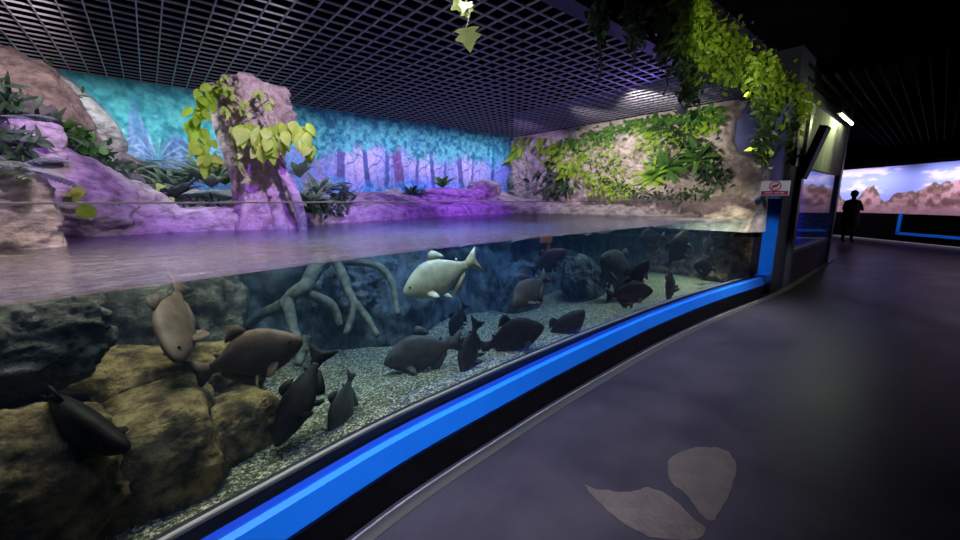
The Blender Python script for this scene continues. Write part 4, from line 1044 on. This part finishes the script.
# ------------------------------------------------------------------ person, far away, seen as a dark figure
def person():
    base = at_z(846, 243, 0); 
    P = {}; Vv = []; E_ = []; Rr = []
    def j(n, x, y, z, r): P[n] = len(Vv); Vv.append((x, y, z)); Rr.append(r)
    def e(a, b): E_.append((P[a], P[b]))
    j('pel', 0, 0, .93, .185); j('waist', 0, 0, 1.08, .17); j('chest', 0, .01, 1.30, .19); j('neckb', 0, .01, 1.45, .075); j('neck', 0, .02, 1.52, .055); j('head', 0, .03, 1.60, .085); j('crown', 0, .02, 1.70, .075)
    for a, b in (('pel', 'waist'), ('waist', 'chest'), ('chest', 'neckb'), ('neckb', 'neck'), ('neck', 'head'), ('head', 'crown')): e(a, b)
    for s, n in ((-1, 'l'), (1, 'r')):
        j('hip' + n, s * .09, 0, .86, .105); j('knee' + n, s * .10, .03 * s, .48, .068); j('ank' + n, s * .11, .02 * s, .09, .042); j('toe' + n, s * .13, .16, .04, .035)
        e('pel', 'hip' + n); e('hip' + n, 'knee' + n); e('knee' + n, 'ank' + n); e('ank' + n, 'toe' + n)
        j('sh' + n, s * .17, 0, 1.39, .07); j('el' + n, s * .26, .06, 1.12, .048); j('wr' + n, s * .12, .30, 1.18, .032); j('palm' + n, s * .08, .37, 1.21, .03)
        e('chest', 'sh' + n); e('sh' + n, 'el' + n); e('el' + n, 'wr' + n); e('wr' + n, 'palm' + n)
        for k in range(4):
            f = 'f%d' % k + n; j(f, s * .06, .39 + .01 * k, 1.245 - .022 * k, .009); j(f + 'b', s * .02, .41, 1.25 - .022 * k, .008); e('palm' + n, f); e(f, f + 'b')
        j('th' + n, s * .06, .35, 1.255, .010); j('thb' + n, s * .035, .37, 1.28, .009); e('palm' + n, 'th' + n); e('th' + n, 'thb' + n)
    me = bpy.data.meshes.new('person'); me.from_pydata(Vv, E_, []); me.update()
    o = bpy.data.objects.new('person', me); COL.objects.link(o)
    m = o.modifiers.new('skin', 'SKIN'); m.use_smooth_shade = True
    sv = me.skin_vertices[0].data if me.skin_vertices else None
    if sv is None:
        bm = bmesh.new(); bm.from_mesh(me); bm.verts.layers.skin.verify(); bm.to_mesh(me); bm.free(); sv = me.skin_vertices[0].data
    for i, r in enumerate(Rr): sv[i].radius = (r, r * (.72 if 6 > i > 0 and i < 4 else 1)); sv[i].use_root = (i == 0)
    s2 = o.modifiers.new('sub', 'SUBSURF'); s2.levels = 1; s2.render_levels = 1
    me.materials.append(M['clothes']); o.location = (base.x, base.y, 0); o.rotation_euler = (0, 0, -1.9)
    tag(o, 'person in dark clothes standing in the far corridor before the canyon mural', 'person')
    h = MB().sphere((0, .015, 1.66), .118, 16, 12, (.86, 1.0, 1.05)); ho = h.build('hair', M['hair'], None, True); ho.parent = o
    ct = MB(); ct.loft([[(rx * math.cos(2 * PI * k / 20), .005 + ry * math.sin(2 * PI * k / 20), z) for k in range(20)] for z, rx, ry in ((.58, .25, .19), (.8, .235, .18), (1.0, .22, .165), (1.2, .225, .16), (1.38, .21, .14), (1.47, .10, .09))], cap=True); co = ct.build('coat', M['clothes'], None, True); co.parent = o
    f = MB().sphere((0, .075, 1.625), .085, 14, 10, (.8, .7, 1.15)); fo = f.build('face', M['skin'], None, True); fo.parent = o

person()

# ------------------------------------------------------------------ worn patch on the floor
def patch(pix, label):
    mb = MB(); cp_ = [at_z(x, y, .002) for x, y in pix]; pts = []
    for i in range(len(cp_)):
        a_, b_, c_, d_ = cp_[i - 1], cp_[i], cp_[(i + 1) % len(cp_)], cp_[(i + 2) % len(cp_)]
        for k in range(6):
            t = k / 6; q = .5 * ((2 * b_) + (c_ - a_) * t + (2 * a_ - 5 * b_ + 4 * c_ - d_) * t * t + (3 * b_ - a_ - 3 * c_ + d_) * t ** 3); pts.append(q + Vector((noise.noise(q * 25), noise.noise(q * 25 + Vector((3, 0, 0))), 0)) * .012)
    n = len(pts)
    mb.add(pts + [Vector((p.x, p.y, .0)) for p in pts], [tuple(range(n))] + [(k, (k + 1) % n, n + (k + 1) % n, n + k) for k in range(n)])
    c = sum(pts, Vector()) / n
    o = mb.build('floor_patch', M['patch'], None, origin=(c.x, c.y, 0)); return tag(o, label, 'floor patch')
patch([(584, 485), (600, 490), (630, 491), (650, 488), (668, 495), (690, 515), (705, 530), (690, 540), (650, 536), (625, 524), (605, 507)], 'brown leaf-shaped worn patch with a pointed tip on the floor')
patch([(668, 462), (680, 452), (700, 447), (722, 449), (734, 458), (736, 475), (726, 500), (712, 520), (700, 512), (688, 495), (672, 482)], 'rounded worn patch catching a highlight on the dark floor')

# spot fixture on the grid
sp = empty('spot_lamp', at_x(682, 110, 6.2), 'small dark spotlight hanging under the ceiling grid above the rock wall', 'lamp')
c0 = Vector(sp.location); MB().tube([c0 + Vector((.08, 0, -.02)), c0 + Vector((-.06, .03, .04))], [.055, .045], 12).build('head', M['navydark'], sp)
MB().tube([c0, (c0.x, c0.y, 2.89)], .012, 6).build('bracket', M['navydark'], sp)

# ------------------------------------------------------------------ lights
def area(name, loc, target, energy, color, size, sy=None, spread=None):
    l = bpy.data.lights.new(name, 'AREA'); l.energy = energy; l.color = color; l.size = size
    if sy: l.shape = 'RECTANGLE'; l.size_y = sy
    if spread: l.spread = spread
    o = bpy.data.objects.new(name, l); COL.objects.link(o); o.location = loc
    o.rotation_euler = (Vector(target) - Vector(loc)).to_track_quat('-Z', 'Y').to_euler(); return o
def spot(name, loc, target, energy, color, angle=60, blend=.6, r=.05):
    l = bpy.data.lights.new(name, 'SPOT'); l.energy = energy; l.color = color; l.spot_size = math.radians(angle); l.spot_blend = blend; l.shadow_soft_size = r
    o = bpy.data.objects.new(name, l); COL.objects.link(o); o.location = loc
    o.rotation_euler = (Vector(target) - Vector(loc)).to_track_quat('-Z', 'Y').to_euler(); return o
VIO = (.36, .10, 1.0)
area('mural_wash', (.2, 5.9, 2.80), (.2, 6.62, 2.0), 15, (.80, .98, .98), 3.6, .1, 1.9)
area('mural_wash', (4.3, 5.9, 2.80), (4.3, 6.62, 2.0), 22, (.72, .74, 1.0), 4.0, .1, 1.9)
spot('violet_spot', (4.2, 4.3, 2.75), (4.4, 5.9, .9), 260, VIO, 65)
spot('violet_spot', (2.2, 3.6, 2.75), (2.4, 5.4, .9), 190, VIO, 65)
spot('violet_spot', (.6, 2.7, 2.8), (.8, 4.2, .9), 170, VIO, 50)
spot('trunk_spot', (.9, 2.6, 2.8), (.9, 4.2, 2.1), 130, (1, .84, .95), 65)
spot('plant_fill', (.1, 4.35, 2.8), (.3, 5.0, 1.5), 55, (.85, .97, .95), 80)  # unseen spot added to brighten the plants left of the trunk
spot('rock_spot', (-.2, 4.0, 2.75), (-.9, 5.2, 2.3), 75, (1, .82, .86), 75)  # extra unseen spot added to lift the dark brown boulder
spot('plant_fill', (1.7, 4.3, 2.8), (1.7, 5.0, 1.4), 35, (.9, .92, 1), 80)  # unseen spot added to brighten the plants right of the trunk
spot('rock_spot', (0, 1.9, 2.75), (-.55, 2.7, 1.5), 80, (1, .76, 1), 90)
spot('rock_spot', (.35, 2.1, 2.6), (-.9, 3.7, 2.15), 170, (1, .84, .88), 48)
spot('violet_spot', (-.3, 3.0, 2.8), (-.6, 4.3, 1.3), 90, (.45, .16, 1), 80)
spot('vine_wash', (4.9, 2.8, 2.8), (6.7, 3.2, 2.15), 105, (1, .90, .84), 80)
spot('vine_wash', (4.9, 3.9, 2.8), (6.7, 4.1, 1.8), 125, (1, .86, .90), 80)
spot('vine_corner', (4.9, 5.0, 2.8), (6.6, 5.9, 1.7), 95, (.66, .46, 1), 80)
spot('grid_fill', (4.8, 2.2, 2.5), (3.4, 3.6, 2.9), 34, (.30, .16, 1), 150)  # unseen upward spot added to tint the ceiling grid violet
area('tank_warm', (.1, 2.2, 2.8), (.1, 2.3, 0), 38, (1, .82, .5), .8, .4, 1.6)
area('tank_cool', (1.7, 2.4, 2.8), (1.7, 2.4, 0), 34, (1, .98, .8), 1.2, .4, 1.6)
area('tank_cool', (4.2, 2.3, 2.8), (4.2, 2.3, 0), 34, (.95, 1, .9), 1.6, .4, 1.6)
area('tank_warm', (5.8, 2.1, 2.8), (5.9, 2.2, 0), 34, (1, .9, .6), .8, .3, .9)
spot('tank_blue_fill', (2.6, 2.7, 2.8), (2.4, 3.1, .4), 340, (.12, .34, 1), 75)  # unseen blue spot added to give the back of the tank its depth tint
spot('tank_blue_fill', (1.2, 2.6, 2.8), (1.3, 3.1, .5), 160, (.12, .38, 1), 65)  # second added blue spot for the same depth tint
area('corridor_front', (.8, 1.15, 3.2), (.8, 1.3, 0), 20, (.80, .82, 1), 2.4, .15, .85)
area('corridor_front', (4.4, 1.15, 3.2), (4.4, 1.35, 0), 24, (.78, .80, 1), 4.4, .15, .85)
spot('post_fill', (4.2, .1, 2.4), (7.15, 1.55, .75), 260, (.85, .88, 1), 15)  # unseen spot added only to brighten the blue end post
spot('garland_spot', (3.2, .6, 2.5), (4.7, 1.75, 3.2), 50, (1, 1, .75), 50)
spot('garland_spot', (4.6, .6, 2.4), (6.1, 1.65, 3.0), 60, (1, 1, .75), 55)
spot('garland_spot', (8.2, .6, 2.3), (7.9, 1.65, 2.95), 26, (1, 1, .7), 70)
spot('floor_gleam', (6.35, 1.4, 3.0), (4.5, .9, 0), 30, (1, .9, .85), 30, r=.12)
area('panel_glow', (10.4, 1.2, 2.95), (9.8, 1.6, 2.3), 9, (.85, 1, .5), 1.4, .1, 2.2)
for y in (8, 11.5, 15):
    p = fw(FX - .9, y, 2.9); area('far_wash', p, fw(FX, y, 1.7), 34, (.95, .80, 1), 3.0, .1, 1.6)
spot('blue_room', (10, 2.6, 2.8), (10.5, 3.5, .8), 400, (.3, .4, 1), 130)
